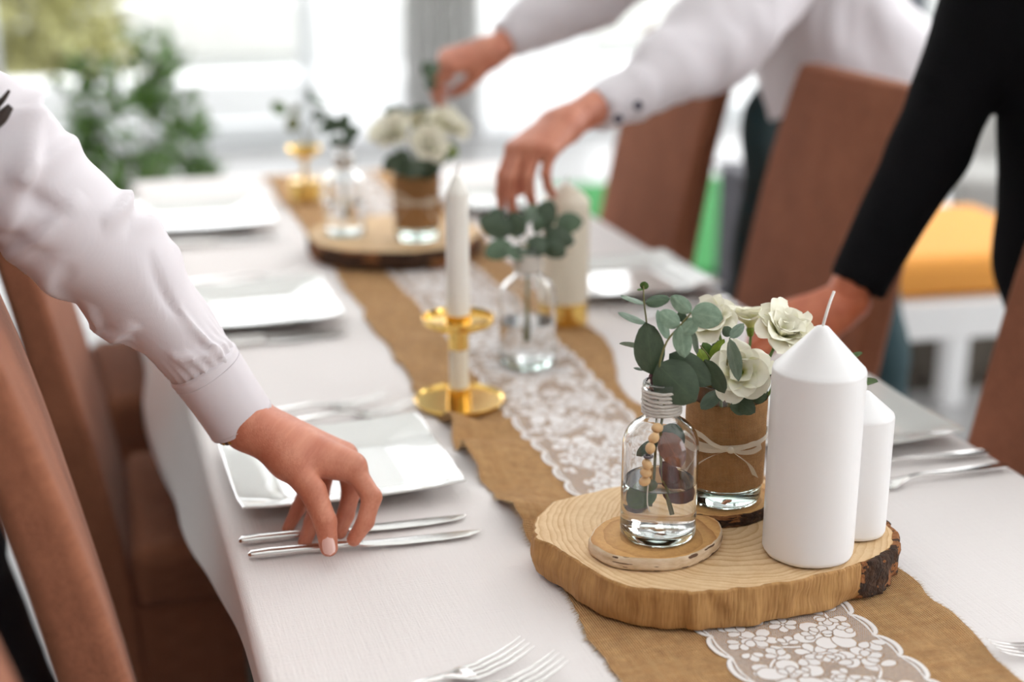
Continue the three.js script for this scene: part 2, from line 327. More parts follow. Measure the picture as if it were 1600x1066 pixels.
{
  const D = 0.23, R = 0.012, ns = 96, nt = 300, rows = [], Wc = W - R;
  const along = (d) => { const a = Math.min(d / R, Math.PI / 2); return [R * Math.sin(a), R * (1 - Math.cos(a)) + Math.max(0, d - R * Math.PI / 2)]; };
  const sAt = (i, h, e) => { const t = i / ns * 2 - 1, k = Math.sign(t), a = Math.abs(t); return k * (a < 0.6 ? a / 0.6 * h : h + (a - 0.6) / 0.4 * e); };
  for (let j = 0; j <= nt; j++) {
    const row = [], tt = j / nt * 2 - 1, hz = (Z1 - Z0) / 2 - R, tz = Math.sign(tt) * (Math.abs(tt) < 0.93 ? Math.abs(tt) / 0.93 * hz : hz + (Math.abs(tt) - 0.93) / 0.07 * D), zt = clamp(tz, -hz, hz), dt = Math.max(0, Math.abs(tz) - hz), [oz, yz] = along(dt);
    for (let i = 0; i <= ns; i++) {
      const z = zt + (Z0 + Z1) / 2, left = i < ns / 2, s = sAt(i, Wc, left ? lerp(0.165, 0.075, sstep(-0.80, 0.02, z)) : D), xs = clamp(s, -Wc, Wc), ds = Math.max(0, Math.abs(s) - Wc), [ox, yx] = along(ds), k = Math.sign(s);
      let out = ox, down = Math.max(yx, yz) + 0.3 * Math.min(yx, yz);
      if (ds > 0) {
        const f = clamp(yx / (left ? 0.14 : D)), wave = 0.5 * Math.sin(z * 9.5 + 1.1 * k + 0.8 * n3(z * 2, 0, k)) + 0.5 * n3(z * 5, 3, k);
        const flare = k < 0 ? lerp(-0.016, 0.024, sstep(-0.12, -0.66, z)) : 0.02;
        out += f * (flare + 0.014 * wave) + 0.012 * f * f;
      }
      let outz = oz; if (dt > 0) { const f = clamp(yz / D); outz += f * (0.03 + 0.02 * Math.sin(xs * 14)); }
      row.push(V(xs + k * out, TY - down + (ds || dt ? 0.0004 : clothRise(xs, z)), z + Math.sign(tz) * outz));
    }
    rows.push(row);
  }
  const g = loft(rows, false, false, false, [2 * (W + D), Z1 - Z0 + 2 * D]);
  tag(part('tablecloth', g, M.cloth), 'white linen tablecloth hanging over the edges of the long table', 'tablecloth');
}
// runner surface: x limits and height
const runL = (z) => -0.151 + 0.007 * n3(z * 9, 1, 7) + 0.003 * n3(z * 34, 1, 8) + 0.0012 * n3(z * 110, 1, 6);
const runR = (z) => lerp(0.165, 0.108, Math.exp(-Math.pow((z + 0.47) / 0.19, 2))) + 0.007 * Math.sin(z * 17 + 0.6) + 0.004 * n3(z * 26, 2, 9);
const runY = (x, z) => {
  const eL = x - runL(z), eR = runR(z) - x, slab = Math.max(sstep(0.17, 0.13, Math.hypot(x * 0.85, z + 0.01)), sstep(0.095, 0.062, Math.hypot(x + 0.112, z + 0.513)), sstep(0.07, 0.045, Math.hypot(x - 0.018, z + 0.64)), sstep(0.07, 0.045, Math.hypot(x - 0.131, z + 0.812)));
  const wl = sstep(-0.62, -0.40, z) * sstep(-0.08, -0.16, z), wave = 0.5 + 0.5 * Math.sin(z * 34 + 3.2 * n3(z * 7, 5, 2) + eL * 22);
  let y = (0.002 + 0.025 * wl) * Math.exp(-Math.pow(eL / 0.042, 2)) * wave;
  y += (0.0035 + 0.002 * n3(z * 6, 4, 4)) * Math.exp(-Math.pow(eR / 0.03, 2)) * (0.5 + 0.5 * Math.sin(z * 44 + 1));
  y += (0.0022 + 0.0036 * sstep(-0.10, -0.24, z) * sstep(-1.12, -0.95, z)) * (0.5 + 0.5 * Math.sin(z * 38 + 6 * x + 2.5 * n3(x * 5, z * 6, 6))) * sstep(0.01, 0.06, Math.min(eL, eR)) * (1 - 0.7 * sstep(-1.2, -1.5, z));
  return TY + 0.0022 + y * (1 - slab);
};
{
  const g = thing('table_runner', 'ruffled brown burlap runner along the middle of the white table', 'table runner', [0, TY, 0]);
  const rows = [], nz = 520, nx = 48;
  for (let j = 0; j <= nz; j++) { const z = lerp(0.80, -2.10, j / nz), a = runL(z), b = runR(z), row = []; for (let i = 0; i <= nx; i++) { const x = lerp(a, b, i / nx); row.push(V(x, runY(x, z) - TY, z)); } rows.push(row); }
  const geo = loft(rows, false), p = geo.attributes.position, u = geo.attributes.uv;
  for (let i = 0; i < p.count; i++) u.setXY(i, p.getX(i), p.getZ(i));
  part('burlap_sheet', geo, M.burlap, g);
  reseed(5);
  const fr = [];
  for (let n = 0; n < 2200; n++) {
    const z = rr(-0.75, 0.4), left = n % 2, x = left ? runL(z) : runR(z), y = runY(x, z) - TY, d = (left ? -1 : 1) * rr(0.002, 0.0065), s = rr(-0.002, 0.002), w = 0.00035;
    fr.push(x, y, z - w, x, y, z + w, x + d, Math.max(-0.0008, y - rr(0, 0.003)), z + s);
  }
  const fg = new THREE.BufferGeometry(); fg.setAttribute('position', new THREE.Float32BufferAttribute(fr, 3)); fg.computeVertexNormals();
  part('fringe', fg, std({ color: rgb(0.42, 0.27, 0.13), roughness: 1, side: THREE.DoubleSide }), g).userData.kind = 'stuff';
}
// lace: white thread drawn on a clear ground
function laceTexture() {
  const w = 768, h = 1536, c = document.createElement('canvas'); c.width = w; c.height = h;
  const x = c.getContext('2d'); x.fillStyle = 'rgb(28,28,28)'; x.fillRect(0, 0, w, h);
  reseed(77);
  x.strokeStyle = 'rgb(140,140,140)'; x.lineWidth = 2.2;
  for (let k = -h; k < w + h; k += 9.6) { x.beginPath(); x.moveTo(k, 0); x.lineTo(k + h * 0.6, h); x.stroke(); x.beginPath(); x.moveTo(k, h); x.lineTo(k + h * 0.6, 0); x.stroke(); }
  const wrapped = (fn) => { for (const d of [-h, 0, h]) { x.save(); x.translate(0, d); fn(); x.restore(); } };
  const petal = (a, r, wd) => { x.save(); x.rotate(a); x.beginPath(); x.moveTo(r * 0.12, 0); x.bezierCurveTo(r * 0.3, -wd, r * 0.9, -wd * 1.25, r, -wd * 0.25); x.bezierCurveTo(r * 1.06, 0, r * 1.06, wd * 0.1, r, wd * 0.3); x.bezierCurveTo(r * 0.9, wd * 1.2, r * 0.3, wd, r * 0.12, 0); x.fill(); x.stroke(); x.restore(); };
  const bloom = (px, py, r, n, turn) => wrapped(() => { x.save(); x.translate(px, py); x.rotate(turn); x.fillStyle = 'rgb(236,236,236)'; x.strokeStyle = 'rgb(28,28,28)'; x.lineWidth = 5; for (let i = 0; i < n; i++) petal(i / n * 6.283, r * (0.85 + 0.3 * hash(i, px | 0, 3)), r * 0.40); x.fillStyle = 'rgb(40,40,40)'; x.beginPath(); x.arc(0, 0, r * 0.2, 0, 7); x.fill(); x.fillStyle = 'rgb(245,245,245)'; x.beginPath(); x.arc(0, 0, r * 0.13, 0, 7); x.fill(); x.restore(); });
  const vine = (pts) => { const turns = [0, 1, 2, 3, 4, 5, 6, 7, 8].map(() => rr(-0.5, 0.5)); wrapped(() => {
    x.lineCap = 'round';
    for (const [lw, col] of [[22, 'rgb(30,30,30)'], [13, 'rgb(240,240,240)']]) { x.strokeStyle = col; x.lineWidth = lw; x.beginPath(); x.moveTo(pts[0], pts[1]); x.bezierCurveTo(...pts.slice(2)); x.stroke(); }
    for (let i = 1; i < 9; i++) { const t = i / 9, q = 1 - t, px = q * q * q * pts[0] + 3 * q * q * t * pts[2] + 3 * q * t * t * pts[4] + t * t * t * pts[6], py = q * q * q * pts[1] + 3 * q * q * t * pts[3] + 3 * q * t * t * pts[5] + t * t * t * pts[7]; x.save(); x.translate(px, py); x.rotate((i % 2 ? 1 : -1) * 1.1 + t * 2 + turns[i]); x.fillStyle = 'rgb(228,228,228)'; x.strokeStyle = 'rgb(34,34,34)'; x.lineWidth = 5; petal(0, 84, 30); x.restore(); }
  }); };
  for (let k = 0; k < 4; k++) { const y = k * h / 4, s = k % 2 ? 1 : -1; vine([w / 2, y, w / 2 + s * 290, y + 40, w / 2 + s * 260, y + 300, w / 2, y + 384]); vine([w / 2 - s * 30, y + 60, w / 2 - s * 250, y + 110, w / 2 - s * 290, y + 270, w / 2 - s * 120, y + 350]); }
  for (let k = 0; k < 6; k++) { const y = k * h / 6 + 60, s = k % 2 ? 1 : -1; bloom(w / 2 + s * 140 + rr(-20, 20), y, rr(118, 138), 5 + k % 2, rr(0, 6)); bloom(w / 2 - s * 165 + rr(-15, 15), y + 50, rr(80, 96), 5, rr(0, 6)); bloom(w / 2 + rr(-40, 40), y + 135, rr(62, 78), 6, rr(0, 6)); }
  for (let k = 0; k < 64; k++) { const s = k % 2 ? 1 : -1, px = w / 2 + s * rr(30, 300), py = rr(0, h), tn = rr(0, 6), r = rr(60, 100); wrapped(() => { x.save(); x.translate(px, py); x.rotate(tn); x.fillStyle = 'rgb(230,230,230)'; x.strokeStyle = 'rgb(30,30,30)'; x.lineWidth = 5; petal(0, r, r * 0.36); petal(0.9, r * 0.8, r * 0.3); petal(-0.9, r * 0.8, r * 0.3); x.restore(); }); }
  // scalloped borders
  for (const s of [0, 1]) for (let k = 0; k < 8; k++) wrapped(() => {
    const y = (k + 0.5) * h / 8, ex = s ? w : 0, d = s ? -1 : 1;
    x.save(); x.beginPath(); x.rect(s ? w - 40 : 0, y - 97, 40, 194); x.clip(); x.fillStyle = 'rgb(0,0,0)'; x.fillRect(s ? w - 40 : 0, y - 97, 40, 194); x.fillStyle = 'rgb(190,190,190)'; x.beginPath(); x.ellipse(ex + d * 64, y, 60, 104, 0, 0, 7); x.fill(); x.restore();
    x.strokeStyle = 'rgb(240,240,240)'; x.lineWidth = 16; x.beginPath(); x.ellipse(ex + d * 64, y, 50, 92, 0, s ? -1.5 : 1.64, s ? 1.5 : 4.64); x.stroke();
    x.strokeStyle = 'rgb(30,30,30)'; x.lineWidth = 6; x.beginPath(); x.ellipse(ex + d * 66, y, 34, 76, 0, s ? -1.5 : 1.64, s ? 1.5 : 4.64); x.stroke();
    x.strokeStyle = 'rgb(225,225,225)'; x.lineWidth = 9; x.beginPath(); x.moveTo(ex + d * 58, y - 97); x.quadraticCurveTo(ex + d * 30, y, ex + d * 58, y + 97); x.stroke();
  });
  const t = new THREE.CanvasTexture(c); t.wrapS = THREE.ClampToEdgeWrapping; t.wrapT = THREE.RepeatWrapping; t.magFilter = THREE.LinearFilter; return t;
}
{
  const rows = [], nz = 420, nx = 30, lt = laceTexture();
  const cx = (z) => lerp(0.012, 0.010, sstep(-0.4, 0.2, z)) + 0.006 * Math.sin(z * 5);
  for (let j = 0; j <= nz; j++) { const z = lerp(0.80, -2.09, j / nz), row = []; for (let i = 0; i <= nx; i++) { const x = cx(z) + (i / nx - 0.5) * 0.158; row.push(V(x, runY(x, z) + 0.0009, z)); } rows.push(row); }
  const geo = loft(rows, false), u = geo.attributes.uv, p = geo.attributes.position;
  for (let i = 0; i < p.count; i++) u.setXY(i, ((i % (nx + 1)) / nx), p.getZ(i) / 0.316);
  tag(part('lace_runner', geo, std({ color: rgb(0.90, 0.855, 0.835), roughness: 0.9, alphaMap: lt, transparent: true, side: THREE.DoubleSide, bumpMap: lt, bumpScale: 0.0006 })), 'white floral lace strip lying along the burlap runner', 'lace runner');
}

// ------------------------------------------------------------------ chairs
function makeChair() {   // faces +x, origin on the floor under the seat
  const t = new THREE.Group(), front = [[-0.160, 0.06], [-0.165, 0.22], [-0.172, 0.38], [-0.182, 0.47], [-0.199, 0.58], [-0.216, 0.68], [-0.250, 0.86], [-0.274, 0.963], [-0.299, 1.05], [-0.309, 1.076]];
  const curve = new THREE.SplineCurve(front.map((p) => new THREE.Vector2(...p))).getPoints(40);
  const ringAt = (p, k, dy) => {   // rounded rectangle across the back, shrunk by k
    const th = lerp(0.060, 0.046, sstep(0.4, 1.09, p.y)) / 2 - k, w = 0.21 - k, c = Math.min(0.014, th * 0.9), r = [];
    for (const [sx, sz, a0] of [[1, 1, 0], [-1, 1, 1], [-1, -1, 2], [1, -1, 3]]) for (let i = 0; i <= 4; i++) { const a = (a0 + i / 4) * Math.PI / 2; r.push(V(p.x - 0.030 + sx * (th - c) + c * Math.cos(a), p.y + dy, sz * (w - c) + c * Math.sin(a))); }
    return r.reverse();
  };
  const top = curve[curve.length - 1], rings = [ringAt(curve[0], 0, 0), ...curve.slice(1).map((p) => ringAt(p, 0, 0)), ringAt(top, 0.0012, 0.006), ringAt(top, 0.0035, 0.0095), ringAt(top, 0.008, 0.0120), ringAt(top, 0.018, 0.0128)];
  let g = loft(rings, true, true, true);
  { const p = g.attributes.position, u = g.attributes.uv; for (let i = 0; i < p.count; i++) u.setXY(i, p.getZ(i) + p.getX(i), p.getY(i)); }
  part('backrest', g, M.chair, t);
  part('seat', box(0.415, 0.10, 0.42, 0.028, 0.42, 0, 0.03), M.chair, t);
  part('seat_skirt', box(0.40, 0.17, 0.40, 0.022, 0.305, 0, 0.012), M.chair, t);
  for (const x of [-0.185, 0.20]) for (const z of [-0.17, 0.17]) part('leg', box(0.036, x < 0 ? 0.08 : 0.235, 0.036, x, x < 0 ? 0.04 : 0.1175, z, 0.004), M.darkWood, t);
  return t;
}
const chair0 = makeChair();
function placeChair(x, z, turn, label, group) { const c = chair0.clone(); c.name = numbered('dining_chair'); c.position.set(x, 0, z); c.rotation.y = turn; scene.add(c); tag(c, label, 'chair', group); return c; }
placeChair(-0.308, 0.56, 0.07, 'brown suede high-backed chair cut off by the bottom left corner', 'chairs along the table');
placeChair(-0.320, -0.12, 0.09, 'brown suede chair in the left foreground, its back edge towards the camera', 'chairs along the table');
placeChair(-0.345, -1.0, -0.02, 'brown suede chair half hidden under the shirt sleeve, second on the left', 'chairs along the table');
placeChair(-0.375, -1.68, 0.05, 'farthest brown suede chair on the left, behind the white sleeve', 'chairs along the table');
placeChair(0.345, -0.20, Math.PI, 'brown suede chair cut off by the right edge, beside the small candle', 'chairs along the table');
placeChair(0.335, -0.90, Math.PI, 'brown suede chair back standing between the blouse and the black sleeve', 'chairs along the table');
placeChair(0.335, -1.60, Math.PI, 'brown suede chair under the white blouse, farthest on the right', 'chairs along the table');

// ------------------------------------------------------------------ plates and cutlery
function plateGeometry() {
  const half = 0.12, sec = 10;
  const sq = (a, c, h, bow) => {   // rounded square ring of half-size a, corner radius c
    const r = [];
    for (let q = 0; q < 4; q++) {
      const ca = q * Math.PI / 2;
      for (let i = 0; i < sec; i++) { const th = ca - Math.PI / 4 + (i / sec) * Math.PI / 2, k = Math.max(Math.abs(Math.cos(th)), Math.abs(Math.sin(th))); let x = Math.cos(th) / k * a, z = Math.sin(th) / k * a; const m = Math.min(Math.abs(x), Math.abs(z)) / a; const cut = m > 1 - c / a ? 0.29 * c * Math.pow((m - 1 + c / a) / (c / a), 2) : 0; x -= Math.sign(x) * cut; z -= Math.sign(z) * cut; r.push(V(x, h + bow * m * m * 0.004, z)); }
    }
    return r;
  };
  const rings = [sq(0.001, 0.0001, 0.0052, 0), sq(0.03, 0.003, 0.0052, 0), sq(0.060, 0.005, 0.0054, 0), sq(0.066, 0.006, 0.0056, 0), sq(0.0675, 0.006, 0.0066, 0), sq(0.071, 0.006, 0.0082, 0), sq(0.09, 0.007, 0.0126, 0.4), sq(0.112, 0.008, 0.0180, 1), sq(half - 0.0018, 0.009, 0.0202, 1), sq(half, 0.009, 0.0196, 1), sq(half - 0.0006, 0.009, 0.0180, 1), sq(0.108, 0.008, 0.0138, 1), sq(0.086, 0.007, 0.0070, 0.3), sq(0.072, 0.006, 0.0012, 0), sq(0.070, 0.006, 0.0, 0), sq(0.001, 0.0001, 0.0, 0)];
  const g = loft(rings, true);
  return toCreasedNormals(g, 0.30);
}
const plateG = plateGeometry();
function plate(x, z, turn, label, sx = 1, sz = 1) { const p = tag(part('square_plate', plateG, M.porcelain), label, 'plate', 'square white plates'); p.position.set(x, TY + 0.0018, z); p.rotation.y = turn; p.scale.set(sx, 1, sz); return p; }
plate(-0.30, -0.332, 0.015, 'square white plate beside the hand laying the knives', 1.0, 0.92);
plate(-0.305, -0.995, 0.0, 'square white plate, second along the left side of the table', 1.0, 1.0);
plate(-0.330, -1.665, -0.01, 'square white plate farthest along the left side of the table', 1.14, 1.14);
plate(0.292, -0.312, 0.01, 'square white plate behind the two white pillar candles', 1.0, 0.97);
plate(0.300, -0.99, 0.02, 'square white plate on the right, beyond the eucalyptus bottle', 1.0, 1.0);
plate(0.29, -1.66, 0, 'square white plate on the right under the reaching arm, farthest away', 1.0, 1.0);

const sect = (x, y, z, w, h, n = 12) => { const r = []; for (let i = 0; i < n; i++) { const a = i / n * 2 * Math.PI, c = Math.cos(a), s = Math.sin(a); r.push(V(x, y + Math.sign(s) * Math.pow(Math.abs(s), 0.8) * h / 2, z - Math.sign(c) * Math.pow(Math.abs(c), 0.75) * w / 2)); } return r; };
function lofted(st) { const c = []; const K = 6; for (let i = 0; i < st.length - 1; i++) for (let k = 0; k < K; k++) { const t = k / K; c.push(st[i].map((v, q) => lerp(v, st[i + 1][q], t))); } c.push(st[st.length - 1]); return loft(c.map(([x, y, z, w, h]) => sect(x, y, z, w, h)), true, true, true); }
const knifeHandle = lofted([[0, 0.0045, 0, 0.004, 0.003], [0.003, 0.0047, 0, 0.011, 0.007], [0.02, 0.0048, 0, 0.0125, 0.0085], [0.06, 0.0046, 0, 0.0105, 0.0078], [0.095, 0.0042, 0, 0.0090, 0.0070], [0.103, 0.0042, 0, 0.0098, 0.0074], [0.108, 0.004, 0, 0.0092, 0.006]]);
const knifeBlade = lofted([[0.106, 0.0036, 0, 0.009, 0.0045], [0.113, 0.0034, 0.0008, 0.0135, 0.0030], [0.15, 0.003, 0.0018, 0.0165, 0.0020], [0.19, 0.003, 0.0016, 0.0172, 0.0017], [0.218, 0.003, 0.0002, 0.0130, 0.0014], [0.230, 0.003, -0.0030, 0.0055, 0.0010], [0.233, 0.003, -0.0045, 0.001, 0.0006]]);
const forkHandle = lofted([[0, 0.006, 0, 0.006, 0.0015], [0.004, 0.006, 0, 0.014, 0.0026], [0.03, 0.0062, 0, 0.0155, 0.003], [0.075, 0.0075, 0, 0.0095, 0.0036], [0.115, 0.0092, 0, 0.0062, 0.0042], [0.130, 0.0080, 0, 0.0068, 0.0038], [0.140, 0.0060, 0, 0.014, 0.003], [0.149, 0.0040, 0, 0.0232, 0.0022], [0.158, 0.0028, 0, 0.0245, 0.0020]]);
const forkTine = (z) => lofted([[0.154, 0.0030, z * 0.95, 0.0040, 0.0020], [0.170, 0.0026, z * 0.97, 0.0033, 0.0019], [0.190, 0.0050, z, 0.0028, 0.0017], [0.206, 0.0098, z, 0.0022, 0.0014], [0.214, 0.0135, z, 0.0010, 0.0008]]);
const tines = [-0.0102, -0.0034, 0.0034, 0.0102].map(forkTine);
function knife(x, z, turn, label, lift = 0) { const t = thing('table_knife', label, 'knife', [x, TY + 0.0016 + lift, z], turn, 'table knives'); part('handle', knifeHandle, M.steel, t); part('blade', knifeBlade, M.steel, t); return t; }
function fork(x, z, turn, label) { const t = thing('dinner_fork', label, 'fork', [x, TY + 0.0012, z], turn, 'dinner forks'); part('handle', forkHandle, M.steel, t); for (const g of tines) part('tine', g, M.steel, t); return t; }
knife(-0.420, -0.153, -0.055, 'silver knife nearest the camera, pinched by the fingers');
knife(-0.425, -0.187, -0.030, 'silver knife lying behind the pinched one, nearer the plate');
fork(-0.420, 0.163, 0.30, 'silver fork at the bottom edge, left of the pair beside the burlap');
fork(-0.398, 0.197, 0.32, 'silver fork at the bottom of the picture, right and nearer of the pair');
fork(-0.410, -0.535, 0.09, 'silver fork behind the near left plate, farther of the pair');
fork(-0.385, -0.495, 0.09, 'silver fork behind the near left plate, nearer of the pair');
knife(-0.42, -0.832, 0.06, 'silver knife in front of the second left plate, nearer of the pair');
knife(-0.42, -0.862, 0.05, 'silver knife in front of the second left plate, touching its edge');
fork(-0.41, -1.195, 0.05, 'silver fork behind the second left plate, farther of the pair');
fork(-0.40, -1.160, 0.05, 'silver fork behind the second left plate, nearer of the pair');
knife(-0.42, -1.50, 0.02, 'silver knife in front of the farthest left plate, farther of the pair');
knife(-0.42, -1.465, 0.02, 'silver knife in front of the farthest left plate, nearer of the pair');
fork(0.425, -0.172, Math.PI - 0.04, 'silver fork behind the small candle, farther of the pair on the right');
fork(0.422, -0.132, Math.PI + 0.03, 'silver fork behind the small candle, nearer of the pair on the right');
knife(0.425, -0.462, Math.PI - 0.02, 'silver knife beyond the plate behind the candles, nearer of the pair');
knife(0.425, -0.495, Math.PI + 0.02, 'silver knife beyond the plate behind the candles, farther of the pair');
fork(0.42, -0.845, Math.PI, 'silver fork in front of the right plate beyond the eucalyptus bottle, farther of the pair');
fork(0.42, -0.808, Math.PI, 'silver fork in front of the right plate beyond the eucalyptus bottle, nearer of the pair');
fork(0.372, 0.228, Math.PI - 0.04, 'silver fork whose tip touches the bottom right edge of the picture');

// ------------------------------------------------------------------ wood slices
const ringTex = (px, pz, n, light, dark, s) => tex(1024, 1024, (u, v) => {
  const x = u - 0.5 - px, y = v - 0.5 - pz, w = 0.035 * (fb(u, v, 5, 5, s) - 0.5) + 0.012 * (fb(u, v, 14, 14, s + 9) - 0.5), r = Math.hypot(x, y) + w, q = r * n * (1 + 0.3 * pn(r, 0.3, 8, 1, s + 3)), f = q - Math.floor(q);
  const k = Math.pow(f, 3) * (0.35 + 0.5 * hash(Math.floor(q), 5, s)), g = fb(u, v, 40, 40, s + 4) * 0.35 + pn(u, v, 300, 300, s + 6) * 0.12;
  return mix3(light, dark, clamp(k + g - 0.1));
});
const slabTop = std({ map: ringTex(0.04, -0.03, 40, [234, 204, 162], [196, 150, 100], 201), roughness: 0.7, bumpMap: T.barkH, bumpScale: 0.0003 });
const coasterTop = std({ map: ringTex(-0.05, 0.02, 9, [222, 172, 108], [168, 112, 58], 221), roughness: 0.65 });
function sliceShape(outline, th, seed, rough) {   // returns radius function samples around the outline
  const c = new THREE.CatmullRomCurve3(outline.map(([x, z]) => V(x, 0, z)), true, 'centripetal'), n = 180, pts = c.getSpacedPoints(n).slice(0, n);
  const ring = (y, inset, k = 1) => pts.map((p, i) => { const l = p.length(), a = i / n, q = Math.floor(a * 46 + 3 * n3(a * 9, 1, seed)), gro = rough * (hash(q, 3, seed) - 0.5) * 0.8 + rough * 0.6 * n3(a * 60, y * 60, seed) * k; return V(p.x * (1 + (gro - inset) / l), y + 0.0006 * n3(a * 30, 7, seed), p.z * (1 + (gro - inset) / l)); });
  return { ring, pts, n };
}
function woodSlice(name, label, outline, th, pos, turn, opt) {
  const t = thing(name, label, 'wood slice', pos, turn), { ring, n } = sliceShape(outline, th, opt.seed, opt.rough);
  const top = [], R = opt.size;
  const edge = ring(th, 0.0022);
  for (let k = 0; k <= 12; k++) top.push(edge.map((p) => V(p.x * k / 12 + (k ? 0 : p.x * 1e-4), th + (k === 12 ? p.y - th : 0.0004 * n3(p.x * k * 6, p.z * k * 6, 3)), p.z * k / 12 + (k ? 0 : p.z * 1e-4))).reverse());
  const tg = loft(top, true), u = tg.attributes.uv, p = tg.attributes.position;
  for (let i = 0; i < p.count; i++) u.setXY(i, p.getX(i) / R + 0.5, p.getZ(i) / R + 0.5);
  part('cut_face', tg, opt.top, t);
  const rows = [ring(th, 0.0022), ring(th - 0.0008, 0.0008), ring(th - 0.0024, 0)]; for (let k = 1; k < 6; k++) rows.push(ring(lerp(th - 0.0024, 0.002, k / 6), 0)); rows.push(ring(0.0018, 0.0004), ring(0, 0.0025));
  part('side', loft(rows.map((r) => r.slice().reverse()), true, false, true), opt.side, t);
  if (opt.bark) {
    const [a, b] = opt.bark, i0 = Math.floor(a * n), i1 = Math.floor(b * n), cut = (r, o) => { const out = []; for (let i = i0; i <= i1; i++) { const q = r[((i % n) + n) % n], l = Math.hypot(q.x, q.z), f = sstep(i0 - 1, i0 + 4, i) * sstep(i1 + 1, i1 - 4, i), d = (o + 0.0028 * n3(i * 0.5, q.y * 80, 5) + 0.002 * n3(i * 1.3, q.y * 150, 9)) * f - 0.001; out.push(V(q.x * (1 + d / l), q.y, q.z * (1 + d / l))); } return out.reverse(); };
    const br = [cut(ring(th - 0.0005, 0.003), 0), cut(ring(th + 0.0004, 0), 0.003)]; for (let k = 0; k <= 8; k++) br.push(cut(ring(lerp(th - 0.002, 0.001, k / 8), 0), 0.0055)); br.push(cut(ring(0.0004, 0.004), 0));
    part('bark', loft(br, false), opt.barkMat ?? M.bark, t);
  }
  return t;
}
const circleOutline = (rx, rz, s, k = 0.03) => { const o = []; for (let i = 0; i < 16; i++) { const a = i / 16 * 2 * Math.PI, q = 1 + k * n3(i * 1.7, s, 2); o.push([Math.cos(a) * rx * q, Math.sin(a) * rz * q]); } return o; };
const S0 = TY + 0.0045;                        // underside of the slabs, resting on runner and lace
const slabOutline = [[0.167, 0.030], [0.160, 0.062], [0.130, 0.086], [0.099, 0.100], [0.068, 0.1075], [0.002, 0.1145], [-0.051, 0.110], [-0.089, 0.099], [-0.125, 0.069], [-0.142, 0.030], [-0.155, -0.006], [-0.164, -0.048], [-0.136, -0.100], [-0.095, -0.121], [-0.045, -0.130], [0.010, -0.134], [0.070, -0.124], [0.125, -0.088], [0.158, -0.030]];
const slabTh = 0.0375, ST = S0 + slabTh;
woodSlice('wood_slab', 'large pale wooden slab carrying the bottle and two white candles', slabOutline, slabTh, [0, S0, 0], 0, { seed: 3, rough: 0.0046, size: 0.36, top: slabTop, side: M.grain, bark: [-0.20, 0.115] });
woodSlice('wood_coaster', 'small round wood slice with pale bark under the clear bottle', circleOutline(0.066, 0.052, 4), 0.0125, [-0.0625, ST + 0.0004, 0.0125], 0.25, { seed: 8, rough: 0.0008, size: 0.15, top: coasterTop, side: M.birch });
woodSlice('wood_coaster', 'dark-edged round wood slice under the burlap-wrapped vase', circleOutline(0.058, 0.050, 9), 0.0125, [0.030, ST + 0.0004, -0.052], 0.4, { seed: 11, rough: 0.0012, size: 0.14, top: coasterTop, side: M.bark });
const CT = ST + 0.0129;
woodSlice('wood_slab', 'dark-barked wooden slab at the far end of the runner', circleOutline(0.155, 0.150, 5), 0.033, [-0.018, S0 + 0.0015, -1.315], 0, { seed: 21, rough: 0.003, size: 0.34, top: slabTop, side: M.bark });
const FT = S0 + 0.0345;

// ------------------------------------------------------------------ candles
function pillarCandle(x, y, z, r, h, tip, label, wickPts) {
  const t = thing('pillar_candle', label, 'candle', [x, y, z], 0.4);
  const prof = [[0.0001, 0.0003], [r - 0.005, 0.0003], [r - 0.0016, 0.0022], [r, 0.006], [r, h - 0.004], [r - 0.0008, h - 0.0012], [r - 0.004, h + 0.0018]];
  const hh = tip - h;
  for (let k = 1; k <= 8; k++) { const q = k / 8; prof.push([lerp(r - 0.004, 0.0055, q), h + 0.0018 + (hh - 0.003) * q]); }
  prof.push([0.0022, tip - 0.0006], [0.0001, tip]);
  const g = lathe(prof, 72), p = g.attributes.position;
  for (let i = 0; i < p.count; i++) { const yy = p.getY(i), a = Math.atan2(p.getZ(i), p.getX(i)), k = 1 + 0.006 * n3(Math.cos(a) * 2, yy * 20, Math.sin(a) * 2 + 7) + (yy < 0.012 ? 0.014 * n3(Math.cos(a) * 4, 2, Math.sin(a) * 4) : 0); p.setX(i, p.getX(i) * k); p.setZ(i, p.getZ(i) * k); }
  g.computeVertexNormals();
  part('wax_body', g, M.wax, t);
  part('wick', tube(wickPts.map(([a, b, c]) => [a, tip - 0.002 + b, c]), 0.0013, 12, 7), M.wick, t);
  return t;
}
pillarCandle(0.0645, ST + 0.0006, 0.0645, 0.0412, 0.1795, 0.2165, 'tall white pillar candle on the near wooden slab', [[0, 0, 0], [0.002, 0.010, 0.001], [0.010, 0.022, -0.001], [0.017, 0.029, -0.003]]);
pillarCandle(0.1275, ST + 0.0006, 0.0385, 0.0290, 0.121, 0.141, 'short white pillar candle half hidden behind the tall one', [[0, 0, 0], [0.001, 0.006, 0], [-0.003, 0.013, 0.001]]);

